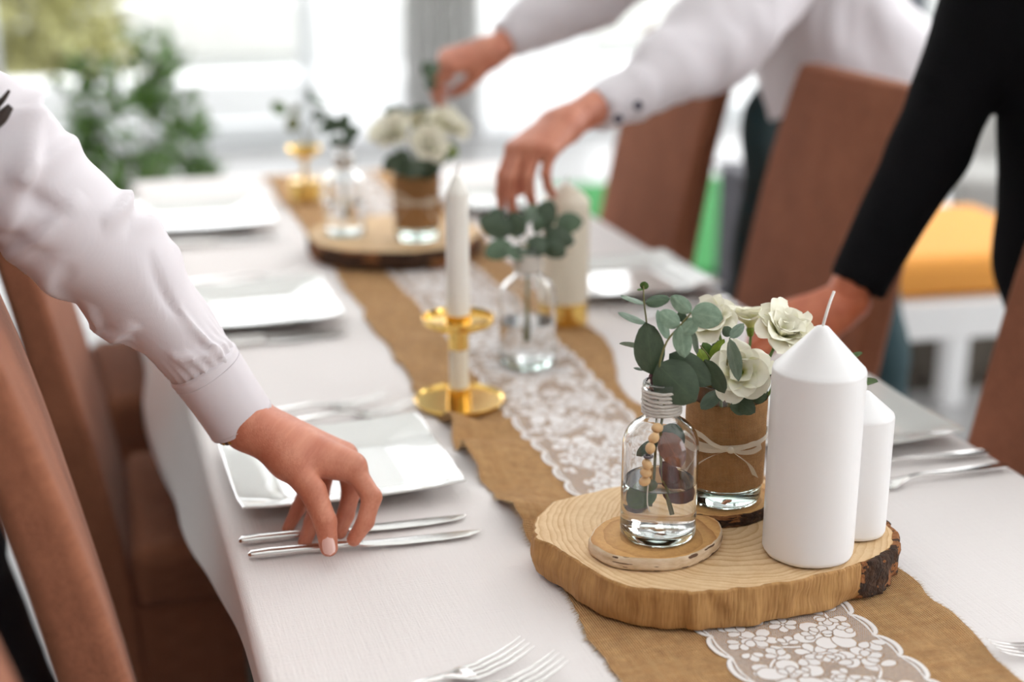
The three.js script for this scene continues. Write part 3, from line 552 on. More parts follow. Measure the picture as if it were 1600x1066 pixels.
function taperHolder(x, z, label) {
  const t = thing('candle_holder', label, 'candle holder', [x, TY + 0.0042, z], 0);
  part('base_plate', softLathe([[0.0001, 0], [0.0535, 0], [0.0565, 0.003], [0.0575, 0.0075], [0.0562, 0.0078], [0.0535, 0.0042], [0.014, 0.0036], [0.0001, 0.0036]], 0.001), M.brass, t);
  part('lower_stem', softLathe([[0.0001, 0.0034], [0.0150, 0.0034], [0.0145, 0.022], [0.0128, 0.0225], [0.0001, 0.0225]], 0.0008), M.brass, t);
  part('ivory_stem', softLathe([[0.0001, 0.022], [0.0122, 0.022], [0.0122, 0.073], [0.0001, 0.073]], 0.0008), M.cream, t);
  part('upper_stem', softLathe([[0.0001, 0.0725], [0.0128, 0.0725], [0.0128, 0.104], [0.0001, 0.104]], 0.0008), M.brass, t);
  part('drip_plate', softLathe([[0.0001, 0.1035], [0.040, 0.1035], [0.0445, 0.107], [0.0455, 0.114], [0.0442, 0.1142], [0.0425, 0.1085], [0.0155, 0.1062], [0.0155, 0.118], [0.0001, 0.118]], 0.001), M.brass, t);
  return t;
}
function taper(x, y, z, h, label) {
  const t = thing('taper_candle', label, 'candle', [x, y, z], 0);
  part('wax_body', softLathe([[0.0001, 0], [0.0148, 0], [0.0142, h - 0.012], [0.009, h - 0.002], [0.0035, h + 0.008], [0.0001, h + 0.010]], 0.004, 40), phys({ color: rgb(0.86, 0.83, 0.77), roughness: 0.42 }), t);
  part('wick', tube([[0, h + 0.008, 0], [0.0012, h + 0.016, 0.001], [0.004, h + 0.024, 0.001]], 0.0014, 8, 6), M.wick, t);
  return t;
}
taperHolder(-0.112, -0.513, 'brass candle holder with an ivory stem on the burlap runner');
taper(-0.112, TY + 0.0042 + 0.1062, -0.513, 0.176, 'tall ivory taper candle standing in the brass holder');
{
  const t = thing('pillar_candle', 'cream pillar candle with a brass foot behind the eucalyptus bottle', 'candle', [0.131, TY + 0.0042, -0.812], 0);
  part('brass_foot', softLathe([[0.0001, 0], [0.0345, 0], [0.0350, 0.034], [0.033, 0.0345], [0.0001, 0.0345]], 0.001), M.brass, t);
  part('wax_body', softLathe([[0.0001, 0.034], [0.0352, 0.034], [0.0352, 0.186], [0.028, 0.194], [0.014, 0.203], [0.004, 0.210], [0.0001, 0.211]], 0.003), M.cream, t);
  part('wick', tube([[0, 0.209, 0], [0.001, 0.214, 0], [0.003, 0.221, 0.001]], 0.0013, 8, 6), M.wick, t);
}

// ------------------------------------------------------------------ bottles
function bottleParts(t, waterTo) {
  const out = [[0.0001, 0.0014], [0.020, 0.0010], [0.029, 0], [0.0325, 0.0008], [0.0345, 0.0035], [0.0348, 0.008], [0.0348, 0.086], [0.0343, 0.092], [0.0325, 0.0985], [0.0290, 0.1045], [0.0240, 0.1092], [0.0190, 0.1125], [0.0162, 0.1155], [0.0155, 0.119], [0.0155, 0.141], [0.0172, 0.1425], [0.0178, 0.1450], [0.0172, 0.1478], [0.0155, 0.1488], [0.0138, 0.1478], [0.0132, 0.145], [0.0130, 0.119], [0.0140, 0.1150], [0.0172, 0.1108], [0.0225, 0.1072], [0.0272, 0.1025], [0.0304, 0.0972], [0.0320, 0.0915], [0.0325, 0.086], [0.0325, 0.0125], [0.0310, 0.0090], [0.027, 0.0075], [0.012, 0.0082], [0.0001, 0.0085]];
  part('glass', lathe(out, 72), M.glass, t);
  const wt = waterTo;
  part('water', lathe([[0.0001, 0.0084], [0.012, 0.0081], [0.027, 0.0074], [0.0311, 0.0089], [0.0326, 0.0124], [0.0326, wt + 0.0012], [0.0320, wt + 0.0003], [0.0305, wt], [0.0001, wt]], 64), M.water, t);
}
function twineWrap(t, y0, y1, n, r) {
  for (let k = 0; k < n; k++) {
    const y = lerp(y0, y1, (k + 0.5) / n), pts = [];
    for (let i = 0; i < 28; i++) { const a = i / 28 * 2 * Math.PI; pts.push(V(Math.cos(a) * r, y + 0.0004 * n3(Math.cos(a) * 3, k * 3, Math.sin(a) * 3) + 0.0006 * Math.sin(a + k), Math.sin(a) * r)); }
    const c = new THREE.CatmullRomCurve3(pts, true), g = new THREE.TubeGeometry(c, 60, 0.00165, 7, true), p = g.attributes.position;
    for (let i = 0; i < p.count; i++) { const a = Math.atan2(p.getZ(i), p.getX(i)), q = 1 + 0.028 * Math.sin(a * 46 + p.getY(i) * 2600); p.setX(i, p.getX(i) * q); p.setZ(i, p.getZ(i) * q); }
    g.computeVertexNormals(); part('twine', g, M.twine, t);
  }
}
{
  const t = thing('glass_bottle', 'clear glass bottle with twine neck and beads on the near slab', 'bottle', [-0.0625, CT + 0.0004, 0.0135], 0);
  bottleParts(t, 0.053);
  twineWrap(t, 0.1185, 0.1425, 7, 0.0168);
  const a0 = 2.16;   // hanging string of beads on the front
  const spot = (h, r, d = 0) => [Math.cos(a0 + d) * r, h, Math.sin(a0 + d) * r];
  part('bead_string', tube([spot(0.1190, 0.0178), spot(0.1120, 0.0265), spot(0.1000, 0.0378), spot(0.088, 0.0402, 0.03), spot(0.070, 0.0404, 0.06), spot(0.045, 0.0392, 0.07), spot(0.038, 0.0382, 0.02)], 0.0006, 30, 5), M.twine, t);
  const bead = new THREE.SphereGeometry(0.0053, 20, 14);
  [[0.1135, 0.0262, -0.05], [0.1065, 0.0335, 0.0], [0.0985, 0.0385, 0.05], [0.0838, 0.0404, 0.10], [0.0758, 0.0405, 0.12], [0.0675, 0.0404, 0.14]].forEach(([h, r, d], i) => { const m = part('bead', bead, M.bead, t); m.position.set(...spot(h, r, d)); m.scale.set(1, 0.80, 1); m.rotation.z = i * 0.7; });
  const ring = part('bead_spacer', new THREE.TorusGeometry(0.0034, 0.0012, 8, 20), std({ color: rgb(0.10, 0.08, 0.09), roughness: 0.4 }), t); ring.position.set(...spot(0.0912, 0.0398, 0.08)); ring.rotation.x = Math.PI / 2;
}
function plainBottle(x, y, z, s, label) { const t = thing('glass_bottle', label, 'bottle', [x, y, z], 0); bottleParts(t, 0.055); t.scale.setScalar(s); part('twine', new THREE.CylinderGeometry(0.0172, 0.0172, 0.022, 24, 1, true).translate(0, 0.130, 0), M.twine, t); return t; }
plainBottle(0.018, TY + 0.0042, -0.640, 1.10, 'clear glass bottle in mid-table holding dark eucalyptus');
plainBottle(-0.103, FT + 0.0008, -1.330, 1.0, 'clear glass bottle on the far dark-barked slab');

// ------------------------------------------------------------------ leaves and flowers
const FACE = V(-0.42, 0.40, 0.81).normalize();
function leafGeo(base, tip, width, roll, bend = 0.12) {
  const b = V(base), tp = V(tip), ax = tp.clone().sub(b), len = ax.length(); ax.normalize();
  const real = Math.max(width, len * 0.55), tilt = Math.acos(clamp(width / real, 0.25, 1)) * (roll < 0 ? -1 : 1);
  let n = FACE.clone().addScaledVector(ax, -FACE.dot(ax)).normalize(); n.applyAxisAngle(ax, tilt + roll * 0.15);
  const s = new THREE.Vector3().crossVectors(ax, n).normalize(), rows = [], N = 9;
  for (let i = 0; i <= N; i++) {
    const t = i / N, w = real / 2 * Math.pow(Math.max(0, Math.sin(Math.PI * Math.pow(t, 0.9) * 0.985 + 0.015)), 0.62) * (i === 0 ? 0.05 : i === N ? 0.02 : 1), row = [];
    for (let j = 0; j <= 6; j++) { const u = j / 3 - 1; row.push(b.clone().addScaledVector(ax, len * t).addScaledVector(s, u * w).addScaledVector(n, bend * len * (t * t - t) * -0.9 - 0.16 * w * u * u + 0.03 * len * n3(t * 3 + roll * 9, u * 1.5, len * 300))); }
    rows.push(row);
  }
  return loft(rows, false);
}
function sprig(name, label, category, stems, leaves, group) {
  const base = stems[0].pts[0], t = thing(name, label, category, base, 0, group), off = (p) => [p[0] - base[0], p[1] - base[1], p[2] - base[2]];
  for (const s of stems) part('stem', tube(s.pts.map(off), (q) => lerp(s.r, s.r * 0.45, q), 30, 7), s.mat ?? M.stem, t);
  leaves.forEach(([a, b, w, m, roll]) => part('leaf', leafGeo(off(a), off(b), w, roll ?? 0.4), m, t));
  return t;
}
sprig('eucalyptus_sprig', 'eucalyptus sprig with grey-green round leaves in the beaded bottle', 'sprig', [
  { pts: [[-0.0545, CT + 0.024, 0.0185], [-0.060, CT + 0.06, 0.013], [-0.0625, CT + 0.10, 0.013], [-0.0600, CT + 0.148, 0.0140], [-0.0680, 0.9664, 0.0176], [-0.0648, 0.9851, 0.0183], [-0.0612, 0.9943, 0.0193], [-0.0521, 1.0062, 0.0220], [-0.0426, 1.0187, 0.0248]], r: 0.0017 },
  { pts: [[-0.066, CT + 0.03, 0.008], [-0.0655, CT + 0.10, 0.0095], [-0.0665, CT + 0.148, 0.0105], [-0.0719, 0.9703, 0.0034], [-0.0749, 1.0057, 0.0020], [-0.0774, 1.0236, 0.0010], [-0.0784, 1.0396, 0.0006]], r: 0.0015 },
], [
  [[-0.0783, 1.0361, 0.0006], [-0.0770, 1.0435, 0.0010], 0.0080, L.bright, 0.2], [[-0.0783, 1.0367, 0.0006], [-0.0848, 1.0365, 0.0017], 0.003, L.bright, 0.5],
  [[-0.0768, 1.0233, 0.0012], [-0.0961, 1.0291, -0.0088], 0.0066, L.grey, 0.6], [[-0.0768, 1.0241, 0.0012], [-0.0576, 1.0294, 0.0131], 0.0122, L.mid, -0.5],
  [[-0.0749, 1.0053, 0.0020], [-0.0979, 1.0141, -0.0092], 0.0082, L.grey, 0.6], [[-0.0715, 0.9794, -0.0086], [-0.0918, 0.9815, -0.0198], 0.0045, L.grey, -0.6],
  [[-0.0719, 0.9597, 0.0116], [-0.0798, 1.0099, 0.0125], 0.0275, L.dark, 0.3], [[-0.0515, 1.0065, 0.0222], [-0.0715, 1.0210, 0.0210], 0.0160, L.pale, 0.4],
  [[-0.0523, 1.0075, 0.0239], [-0.0501, 0.9799, 0.0318], 0.0172, L.pale, -0.3], [[-0.0597, 0.9932, 0.0168], [-0.0682, 1.0193, 0.0099], 0.0098, L.pale, 0.5],
  [[-0.0426, 1.0187, 0.0248], [-0.0590, 1.0333, 0.0166], 0.0140, L.pale, -0.4], [[-0.0436, 1.0196, 0.0264], [-0.0176, 1.0145, 0.0374], 0.0236, L.pale, 0.2],
  [[-0.0392, 1.0140, 0.0278], [-0.0514, 0.9995, 0.0273], 0.0150, L.pale, 0.3], [[-0.0404, 1.0020, 0.0246], [-0.0372, 0.9812, 0.0288], 0.0070, L.grey, 0.6],
  [[-0.0699, 0.9717, 0.0169], [-0.0419, 0.9412, 0.0408], 0.0390, L.dark, 0.05], [[-0.0549, 0.9770, 0.0085], [-0.0185, 0.9486, 0.0221], 0.0265, L.dark, -0.3],
  [[-0.0230, 0.9704, 0.0143], [-0.0066, 0.9394, 0.0239], 0.0165, L.dark, 0.4], [[-0.0741, 0.9597, -0.0040], [-0.0828, 0.9616, -0.0067], 0.0032, L.dark, 0.4], [[-0.0428, 1.0070, 0.0148], [-0.0495, 1.0168, 0.0126], 0.0080, L.dark, 0.4],
  [[-0.0569, 0.9654, 0.0011], [-0.0698, 0.9405, 0.0006], 0.0150, L.plum, 0.4],
  // below the mouth, inside the bottle
  [[-0.0600, CT + 0.105, 0.014], [-0.0400, CT + 0.088, 0.016], 0.018, L.dark, 0.2], [[-0.0610, CT + 0.100, 0.016], [-0.0440, CT + 0.066, 0.020], 0.024, L.rust, 0.2],
  [[-0.0640, CT + 0.092, 0.010], [-0.0850, CT + 0.079, 0.012], 0.012, L.dark, 0.4], [[-0.0600, CT + 0.072, 0.014], [-0.0480, CT + 0.047, 0.020], 0.017, L.plum, 0.2],
  [[-0.0590, CT + 0.052, 0.015], [-0.0400, CT + 0.036, 0.021], 0.021, L.plum, 0.2], [[-0.0650, CT + 0.050, 0.010], [-0.0860, CT + 0.030, 0.012], 0.020, L.bright, 0.3],
]);
// burlap-wrapped glass vase; local z faces the front
function burlapVase(x, y, z, turn, label, s = 1) {
  const t = thing('burlap_vase', label, 'vase', [x, y, z], turn);
  t.scale.setScalar(s);
  part('glass', lathe([[0.0001, 0], [0.030, 0], [0.0345, 0.0015], [0.0365, 0.006], [0.0375, 0.02], [0.0378, 0.122], [0.0370, 0.1235], [0.0360, 0.122], [0.0357, 0.022], [0.0335, 0.0165], [0.026, 0.0145], [0.0001, 0.0140]], 72), M.glass, t);
  const rows = []; for (let j = 0; j <= 18; j++) { const h = lerp(0.0205, 0.1065, j / 18), r = []; for (let i = 0; i < 96; i++) { const a = i / 96 * 2 * Math.PI, q = 0.0386 + 0.0003 * n3(Math.cos(a) * 4, h * 60, Math.sin(a) * 4); r.push(V(Math.cos(a) * q, h + (j === 18 || j === 0 ? 0.0006 * n3(i * 0.9, j, 2) : 0), -Math.sin(a) * q)); } rows.push(r); }
  part('burlap_wrap', loft(rows, true, false, false, [0.24, 0.086]), M.burlapWrap, t);
  const band = []; for (let i = 0; i <= 40; i++) { const a = i / 40 * 2 * Math.PI; band.push([Math.sin(a) * 0.0398, 0.0690 + 0.006 * Math.cos(a + 0.4) * -0.5, Math.cos(a) * 0.0398]); }
  part('ribbon', ribbon(band, 0.0052, V(0, 1, 0), 60), M.ribbon, t);
  const K = [0.006, 0.0655, 0.0425], up = V(0, 1, 0);
  const knot = part('ribbon_knot', new THREE.SphereGeometry(0.0036, 14, 10), M.ribbon, t); knot.position.set(...K); knot.scale.set(1.1, 0.9, 0.7);
  part('ribbon_loop', ribbon([K, [-0.010, 0.0715, 0.0455], [-0.023, 0.0800, 0.0440], [-0.0345, 0.0815, 0.037], [-0.0370, 0.0735, 0.033], [-0.030, 0.0655, 0.0345], [-0.015, 0.0635, 0.0420], K], (q) => lerp(0.003, 0.0062, Math.sin(q * Math.PI)), V(0.25, 1, 0.25), 50), M.ribbon, t);
  part('ribbon_loop', ribbon([K, [0.016, 0.0690, 0.0440], [0.028, 0.0720, 0.0380], [0.034, 0.068, 0.032], [0.028, 0.0640, 0.036], [0.016, 0.0635, 0.0415], K], (q) => lerp(0.003, 0.0062, Math.sin(q * Math.PI)), V(-0.2, 1, 0.2), 50), M.ribbon, t);
  part('ribbon_tail', ribbon([K, [-0.008, 0.0610, 0.0440], [-0.021, 0.0510, 0.0390], [-0.031, 0.0380, 0.0310], [-0.0365, 0.0235, 0.0260]], (q) => lerp(0.003, 0.0075, Math.min(1, q * 3)), V(0.75, 0.5, 0.4), 40), M.ribbon, t);
  part('ribbon_tail', ribbon([K, [0.014, 0.0600, 0.0430], [0.024, 0.0500, 0.0375], [0.030, 0.0370, 0.0330]], (q) => lerp(0.003, 0.0075, Math.min(1, q * 3)), V(-0.75, 0.5, 0.3), 40), M.ribbon, t);
  return t;
}
M.burlapWrap = std({ map: rep(T.burlap, 1 / 0.09), color: rgb(0.74, 0.66, 0.58), bumpMap: rep(T.burlapH, 1 / 0.09), bumpScale: 0.0007, roughness: 0.95 });
burlapVase(0.030, CT + 0.0006, -0.0450, -0.46, 'glass vase wrapped in burlap with an ivory bow, beside the beaded bottle');
burlapVase(0.012, FT + 0.0006, -1.262, -0.3, 'burlap-wrapped glass vase of pale flowers on the far slab', 1.06);

const petalMat = phys({ color: rgb(1, 1, 1), vertexColors: true, roughness: 0.7, sheen: 0.2, sheenColor: rgb(1, 1, 1), transmission: 0.2, thickness: 0, side: THREE.DoubleSide });
function petalGeo(len, width, a0, a1, cup, ruffle, seed) {   // grows from the origin: +y is up, opens towards +x
  const N = 20, K = 14, rows = []; let r = 0.002, h = 0;
  for (let i = 0; i <= N; i++) {
    const t = i / N, al = lerp(a0, a1, Math.pow(t, 1.2)); if (i) { r += Math.sin(al) * len / N; h += Math.cos(al) * len / N; }
    const w = width / 2 * (t > 0.6 ? Math.sqrt(Math.max(0.012, 1 - Math.pow((t - 0.6) / 0.4, 2.2))) : lerp(0.3, 1, sstep(0, 0.6, t))), row = [];
    for (let j = 0; j <= K; j++) { const u = j / (K / 2) - 1, e = u * u, wob = 0.5 * ruffle * (0.3 + t * t) * n3(u * 2.2 + seed, t * 2.4, seed * 3.1) * (0.3 + e); row.push(V(r - cup * w * e * Math.cos(al) + wob, h + cup * w * e * Math.sin(al) + wob * 0.6 - 0.25 * w * e * t * sstep(0.7, 1, t), u * w * (1 - 0.12 * e))); }
    rows.push(row);
  }
  const g = loft(rows, false), c = [];
  for (let i = 0; i <= N; i++) for (let j = 0; j <= K; j++) { const t = i / N, q = sstep(0.05, 0.75, t + 0.10 * n3(j * 0.7, i * 0.25, seed)); c.push(lerp(0.80, 0.97, q), lerp(0.80, 0.94, q), lerp(0.26, 0.80, q)); }
  g.setAttribute('color', new THREE.Float32BufferAttribute(c, 3));
  return g;
}
function flower(label, center, facing, size, root, style, group, name = 'white_flower') {
  const t = thing(name, label, 'flower', center, 0, group), q = new THREE.Quaternion().setFromUnitVectors(V(0, 1, 0), V(facing).normalize()), P = new THREE.Group();
  reseed(style.seed);
  const whorl = (n, len, width, a0, a1, cup, ruf, off) => { for (let i = 0; i < n; i++) { const m = part('petal', petalGeo(size * len * rr(0.93, 1.07), size * width * rr(0.92, 1.08), a0 + rr(-0.08, 0.08), a1 + rr(-0.15, 0.15), cup, size * ruf, i + style.seed), petalMat, t); m.quaternion.copy(q).multiply(new THREE.Quaternion().setFromAxisAngle(V(0, 1, 0), (i + off) / n * 2 * Math.PI + rr(-0.12, 0.12))); } };
  for (const w of style.whorls) whorl(...w);
  const r = [root[0] - center[0], root[1] - center[1], root[2] - center[2]], f = V(facing).normalize();
  part('stem', tube([[0, 0, 0], [-f.x * 0.012, -f.y * 0.012, -f.z * 0.012], [r[0] * 0.6, r[1] * 0.6, r[2] * 0.6], r], 0.0016, 16, 6), std({ color: rgb(0.14, 0.22, 0.05), roughness: 0.6 }), t);
  const cal = part('calyx', softLathe([[0.0001, -0.010], [0.003, -0.008], [0.0042, -0.002], [0.003, 0.001], [0.0001, 0.001]], 0.001, 14), L.lime, t); cal.quaternion.copy(q);
  return t;
}
const openBloom = { seed: 31, whorls: [[5, 0.62, 0.62, 0.5, 2.05, 0.35, 0.10, 0], [5, 0.55, 0.56, 0.35, 1.45, 0.45, 0.08, 0.5], [4, 0.42, 0.42, 0.15, 0.75, 0.55, 0.06, 0.2]] };
const fullBloom = { seed: 47, whorls: [[6, 0.55, 0.56, 0.55, 1.9, 0.35, 0.16, 0], [6, 0.52, 0.52, 0.40, 1.35, 0.4, 0.16, 0.5], [5, 0.45, 0.45, 0.20, 0.95, 0.45, 0.14, 0.1], [4, 0.36, 0.36, 0.05, 0.55, 0.5, 0.10, 0.3]] };
const G1 = 'white flowers in the near burlap vase', vr = [0.030, CT + 0.045, -0.045];
flower('large white bloom in front of the near burlap vase, petals drooping over its rim', [0.0242, 0.9467, -0.0066], [-0.45, 0.42, 0.80], 0.056, vr, openBloom, G1);
flower('ruffled cream bloom right above the big front bloom, next to the tall candle', [0.0760, 0.9672, -0.0338], [0.05, 0.80, 0.55], 0.060, vr, fullBloom, G1);
flower('yellowish white bloom at the back left behind the pale eucalyptus leaves', [0.0273, 0.9706, -0.0717], [-0.5, 0.75, 0.25], 0.054, vr, { ...fullBloom, seed: 61 }, G1);
flower('cream bloom at the back of the near vase, between its neighbours', [0.0678, 0.9647, -0.0794], [0.0, 0.95, -0.2], 0.050, vr, { ...fullBloom, seed: 67 }, G1);
flower('cream bloom mostly hidden behind the tall white candle', [0.0980, 0.9502, -0.0325], [0.65, 0.70, 0.1], 0.052, vr, { ...openBloom, seed: 71 }, G1);
sprig('foliage_sprig', 'dark and grey leaves tucked among the white flowers in the near burlap vase', 'sprig', [
  { pts: [[0.030, CT + 0.03, -0.040], [0.026, CT + 0.10, -0.036], [0.0102, 0.9456, -0.0084], [-0.0009, 0.9897, 0.0177]], r: 0.0015 },
  { pts: [[0.034, CT + 0.03, -0.045], [0.030, CT + 0.11, -0.045], [0.0077, 0.9518, -0.0386], [-0.0017, 0.9642, -0.0423]], r: 0.0012 },
], [
  [[-0.0022, 0.9903, 0.0203], [0.0023, 0.9528, 0.0323], 0.0135, L.grey, 0.4], [[-0.0009, 0.9897, 0.0187], [0.0128, 1.0016, 0.0167], 0.0100, L.grey, -0.4], [[0.0082, 0.9850, 0.0005], [0.0043, 0.9931, -0.0058], 0.0100, L.dark, 0.3],
  [[0.0012, 0.9332, -0.0015], [-0.0200, 0.9189, 0.0044], 0.014, L.dark, 0.2], [[0.0145, 0.9248, 0.0053], [0.0259, 0.9171, 0.0223], 0.016, L.dark, 0.3], [[0.0281, 0.9259, 0.0036], [0.0410, 0.9338, 0.0159], 0.018, L.mid, 0.2], [[0.0165, 0.9339, -0.0135], [-0.0013, 0.9428, -0.0109], 0.018, L.dark, -0.3],
  [[0.0420, 0.9339, -0.0058], [0.0527, 0.9565, -0.0100], 0.016, L.dark, 0.3], [[0.0043, 0.9461, -0.0378], [-0.0050, 0.9620, -0.0403], 0.010, L.lime, 0.3], [[0.0077, 0.9518, -0.0386], [0.0198, 0.9705, -0.0356], 0.009, L.lime, 0.3], [[0.0123, 0.9474, -0.0412], [0.0041, 0.9646, -0.0494], 0.013, L.bright, 0.3],
  [[0.0155, 0.9432, -0.0334], [0.0192, 0.9660, -0.0508], 0.014, L.dark, 0.3], [[0.0155, 0.9363, -0.0256], [0.0284, 0.9648, -0.0311], 0.016, L.dark, -0.2], [[0.0874, 0.9673, -0.0469], [0.0980, 0.9866, -0.0500], 0.006, L.bright, 0.3],
  [[0.1329, 0.9207, -0.0176], [0.1746, 0.9191, -0.0153], 0.008, L.bright, 0.3], [[0.1385, 0.9318, -0.0415], [0.1731, 0.9394, -0.0444], 0.006, L.bright, 0.3], [[0.0271, 0.9147, 0.0070], [0.0042, 0.9232, 0.0136], 0.014, L.dark, 0.3],
]);
// middle bottle's eucalyptus
{
  const c = [0.018, TY + 0.0085, -0.640];
  sprig('eucalyptus_sprig', 'dark round-leaved eucalyptus in the mid-table bottle, touched by a hand', 'sprig', [
    { pts: [[0.016, c[1] + 0.03, -0.64], [0.018, c[1] + 0.16, -0.64], [0.0244, 0.9292, -0.6675], [0.0228, 0.9746, -0.6829]], r: 0.0022 },
    { pts: [[0.020, c[1] + 0.03, -0.64], [0.020, c[1] + 0.16, -0.642], [0.0469, 0.9311, -0.6722], [0.0810, 0.9496, -0.6789]], r: 0.0018 },
    { pts: [[0.014, c[1] + 0.03, -0.638], [0.016, c[1] + 0.16, -0.64], [0.0030, 0.9274, -0.6624], [-0.0157, 0.9479, -0.6749]], r: 0.0018 },
  ], [
    [[0.0020, 0.9327, -0.6590], [-0.0401, 0.9542, -0.6734], 0.034, L.dark, 0.3], [[-0.0006, 0.9216, -0.6506], [-0.0399, 0.9077, -0.6471], 0.030, L.mid, 0.3], [[0.0127, 0.9258, -0.6589], [0.0060, 0.9602, -0.6723], 0.030, L.dark, -0.3], [[0.0099, 0.9187, -0.6410], [-0.0081, 0.9062, -0.6259], 0.032, L.mid, 0.2],
    [[0.0205, 0.9281, -0.6464], [0.0329, 0.9118, -0.6153], 0.034, L.dark, 0.2], [[0.0412, 0.9322, -0.6688], [0.0631, 0.9719, -0.6753], 0.034, L.dark, 0.2], [[0.0478, 0.9317, -0.6612], [0.0828, 0.9192, -0.6354], 0.030, L.dark, -0.2], [[0.0683, 0.9383, -0.6735], [0.1070, 0.9413, -0.6682], 0.030, L.mid, 0.3],
    [[0.0362, 0.9216, -0.6394], [0.0644, 0.9094, -0.6158], 0.026, L.dark, 0.3], [[0.0208, 0.9427, -0.6675], [0.0365, 0.9701, -0.6663], 0.018, L.grey, 0.3], [[-0.0078, 0.9438, -0.6711], [-0.0185, 0.9633, -0.6863], 0.022, L.dark, 0.3], [[0.0322, 0.9416, -0.6692], [0.0426, 0.9461, -0.6456], 0.026, L.mid, 0.2], [[0.0079, 0.9082, -0.6491], [0.0155, 0.8996, -0.6275], 0.022, L.dark, 0.2],
  ]);
}
// far arrangement
const G2 = 'pale flowers in the far burlap vase', fr0 = [0.012, FT + 0.05, -1.262];
[['pale yellow bloom on the left of the far vase', [-0.0310, 0.9711, -1.2409], [-0.4, 0.7, 0.5], 0.074], ['pale yellow bloom at the front right of the far vase', [0.0179, 0.9569, -1.1994], [0.1, 0.6, 0.8], 0.070], ['cream bloom on the right of the far vase, below the raised hand', [0.0574, 0.9766, -1.2487], [0.4, 0.8, 0.4], 0.078], ['cream bloom at the back of the far vase', [0.0227, 0.9755, -1.3028], [0, 0.95, -0.1], 0.072]]
  .forEach(([l, at, f, s], i) => flower(l, at, f, s, fr0, { ...fullBloom, seed: 80 + i }, G2, 'pale_flower'));
sprig('foliage_sprig', 'dark green leaves under the pale flowers of the far vase', 'sprig', [{ pts: [[0.010, FT + 0.05, -1.262], [0.010, FT + 0.14, -1.262], [0.0007, 0.9556, -1.2590], [-0.0059, 1.0051, -1.2993]], r: 0.002 }], [
  [[0.0103, 0.9824, -1.2979], [-0.0299, 1.0089, -1.3189], 0.040, L.dark, 0.2], [[0.0106, 0.9856, -1.2988], [0.0428, 1.0111, -1.2975], 0.036, L.dark, 0.2], [[-0.0065, 0.9242, -1.2070], [-0.0482, 0.9351, -1.2014], 0.036, L.dark, 0.2], [[-0.0068, 0.9211, -1.2060], [0.0353, 0.9279, -1.1735], 0.038, L.dark, 0.2], [[-0.0053, 0.9366, -1.2107], [-0.0117, 0.9154, -1.1618], 0.04, L.dark, 0.2],
  [[0.0480, 0.9538, -1.2221], [0.0740, 0.9413, -1.2100], 0.030, L.lime, 0.2], [[0.0237, 0.9766, -1.2590], [0.0441, 0.9923, -1.2580], 0.02, L.lime, 0.2], [[-0.0229, 0.9451, -1.2299], [-0.0536, 0.9180, -1.2193], 0.03, L.dark, 0.2], [[0.0201, 0.9314, -1.2013], [0.0582, 0.9521, -1.1965], 0.03, L.bush, 0.2], [[-0.0298, 0.9521, -1.2233], [-0.0138, 0.9261, -1.1989], 0.03, L.dark, 0.2], [[0.0032, 0.9435, -1.1994], [0.0161, 0.9197, -1.1767], 0.03, L.dark, 0.2],
]);
sprig('foliage_sprig', 'bushy dark green sprig in the bottle on the far slab', 'sprig', [{ pts: [[-0.103, FT + 0.03, -1.330], [-0.103, FT + 0.15, -1.330], [-0.1054, 0.9578, -1.3469], [-0.1218, 1.0125, -1.4029]], r: 0.002 }, { pts: [[-0.101, FT + 0.03, -1.328], [-0.102, FT + 0.15, -1.330], [-0.1045, 0.9505, -1.3223], [-0.0778, 0.9755, -1.3334]], r: 0.002 }], [
  [[-0.1065, 0.9685, -1.3508], [-0.1258, 0.9932, -1.3648], 0.026, L.dark, 0.2], [[-0.1065, 0.9685, -1.3508], [-0.0874, 0.9989, -1.3441], 0.026, L.dark, 0.2], [[-0.1018, 0.9595, -1.3354], [-0.0733, 0.9771, -1.3216], 0.026, L.dark, 0.3], [[-0.1086, 0.9643, -1.3281], [-0.1225, 0.9490, -1.3163], 0.026, L.dark, 0.3], [[-0.1040, 0.9558, -1.3239], [-0.0879, 0.9554, -1.3079], 0.024, L.dark, 0.3], [[-0.1076, 0.9723, -1.3633], [-0.1367, 0.9723, -1.3722], 0.022, L.mid, 0.3], [[-0.1191, 1.0071, -1.4003], [-0.1458, 1.0233, -1.4138], 0.012, L.mid, 0.3], [[-0.1230, 0.9995, -1.3990], [-0.1362, 0.9815, -1.3861], 0.018, L.dark, 0.3],
]);
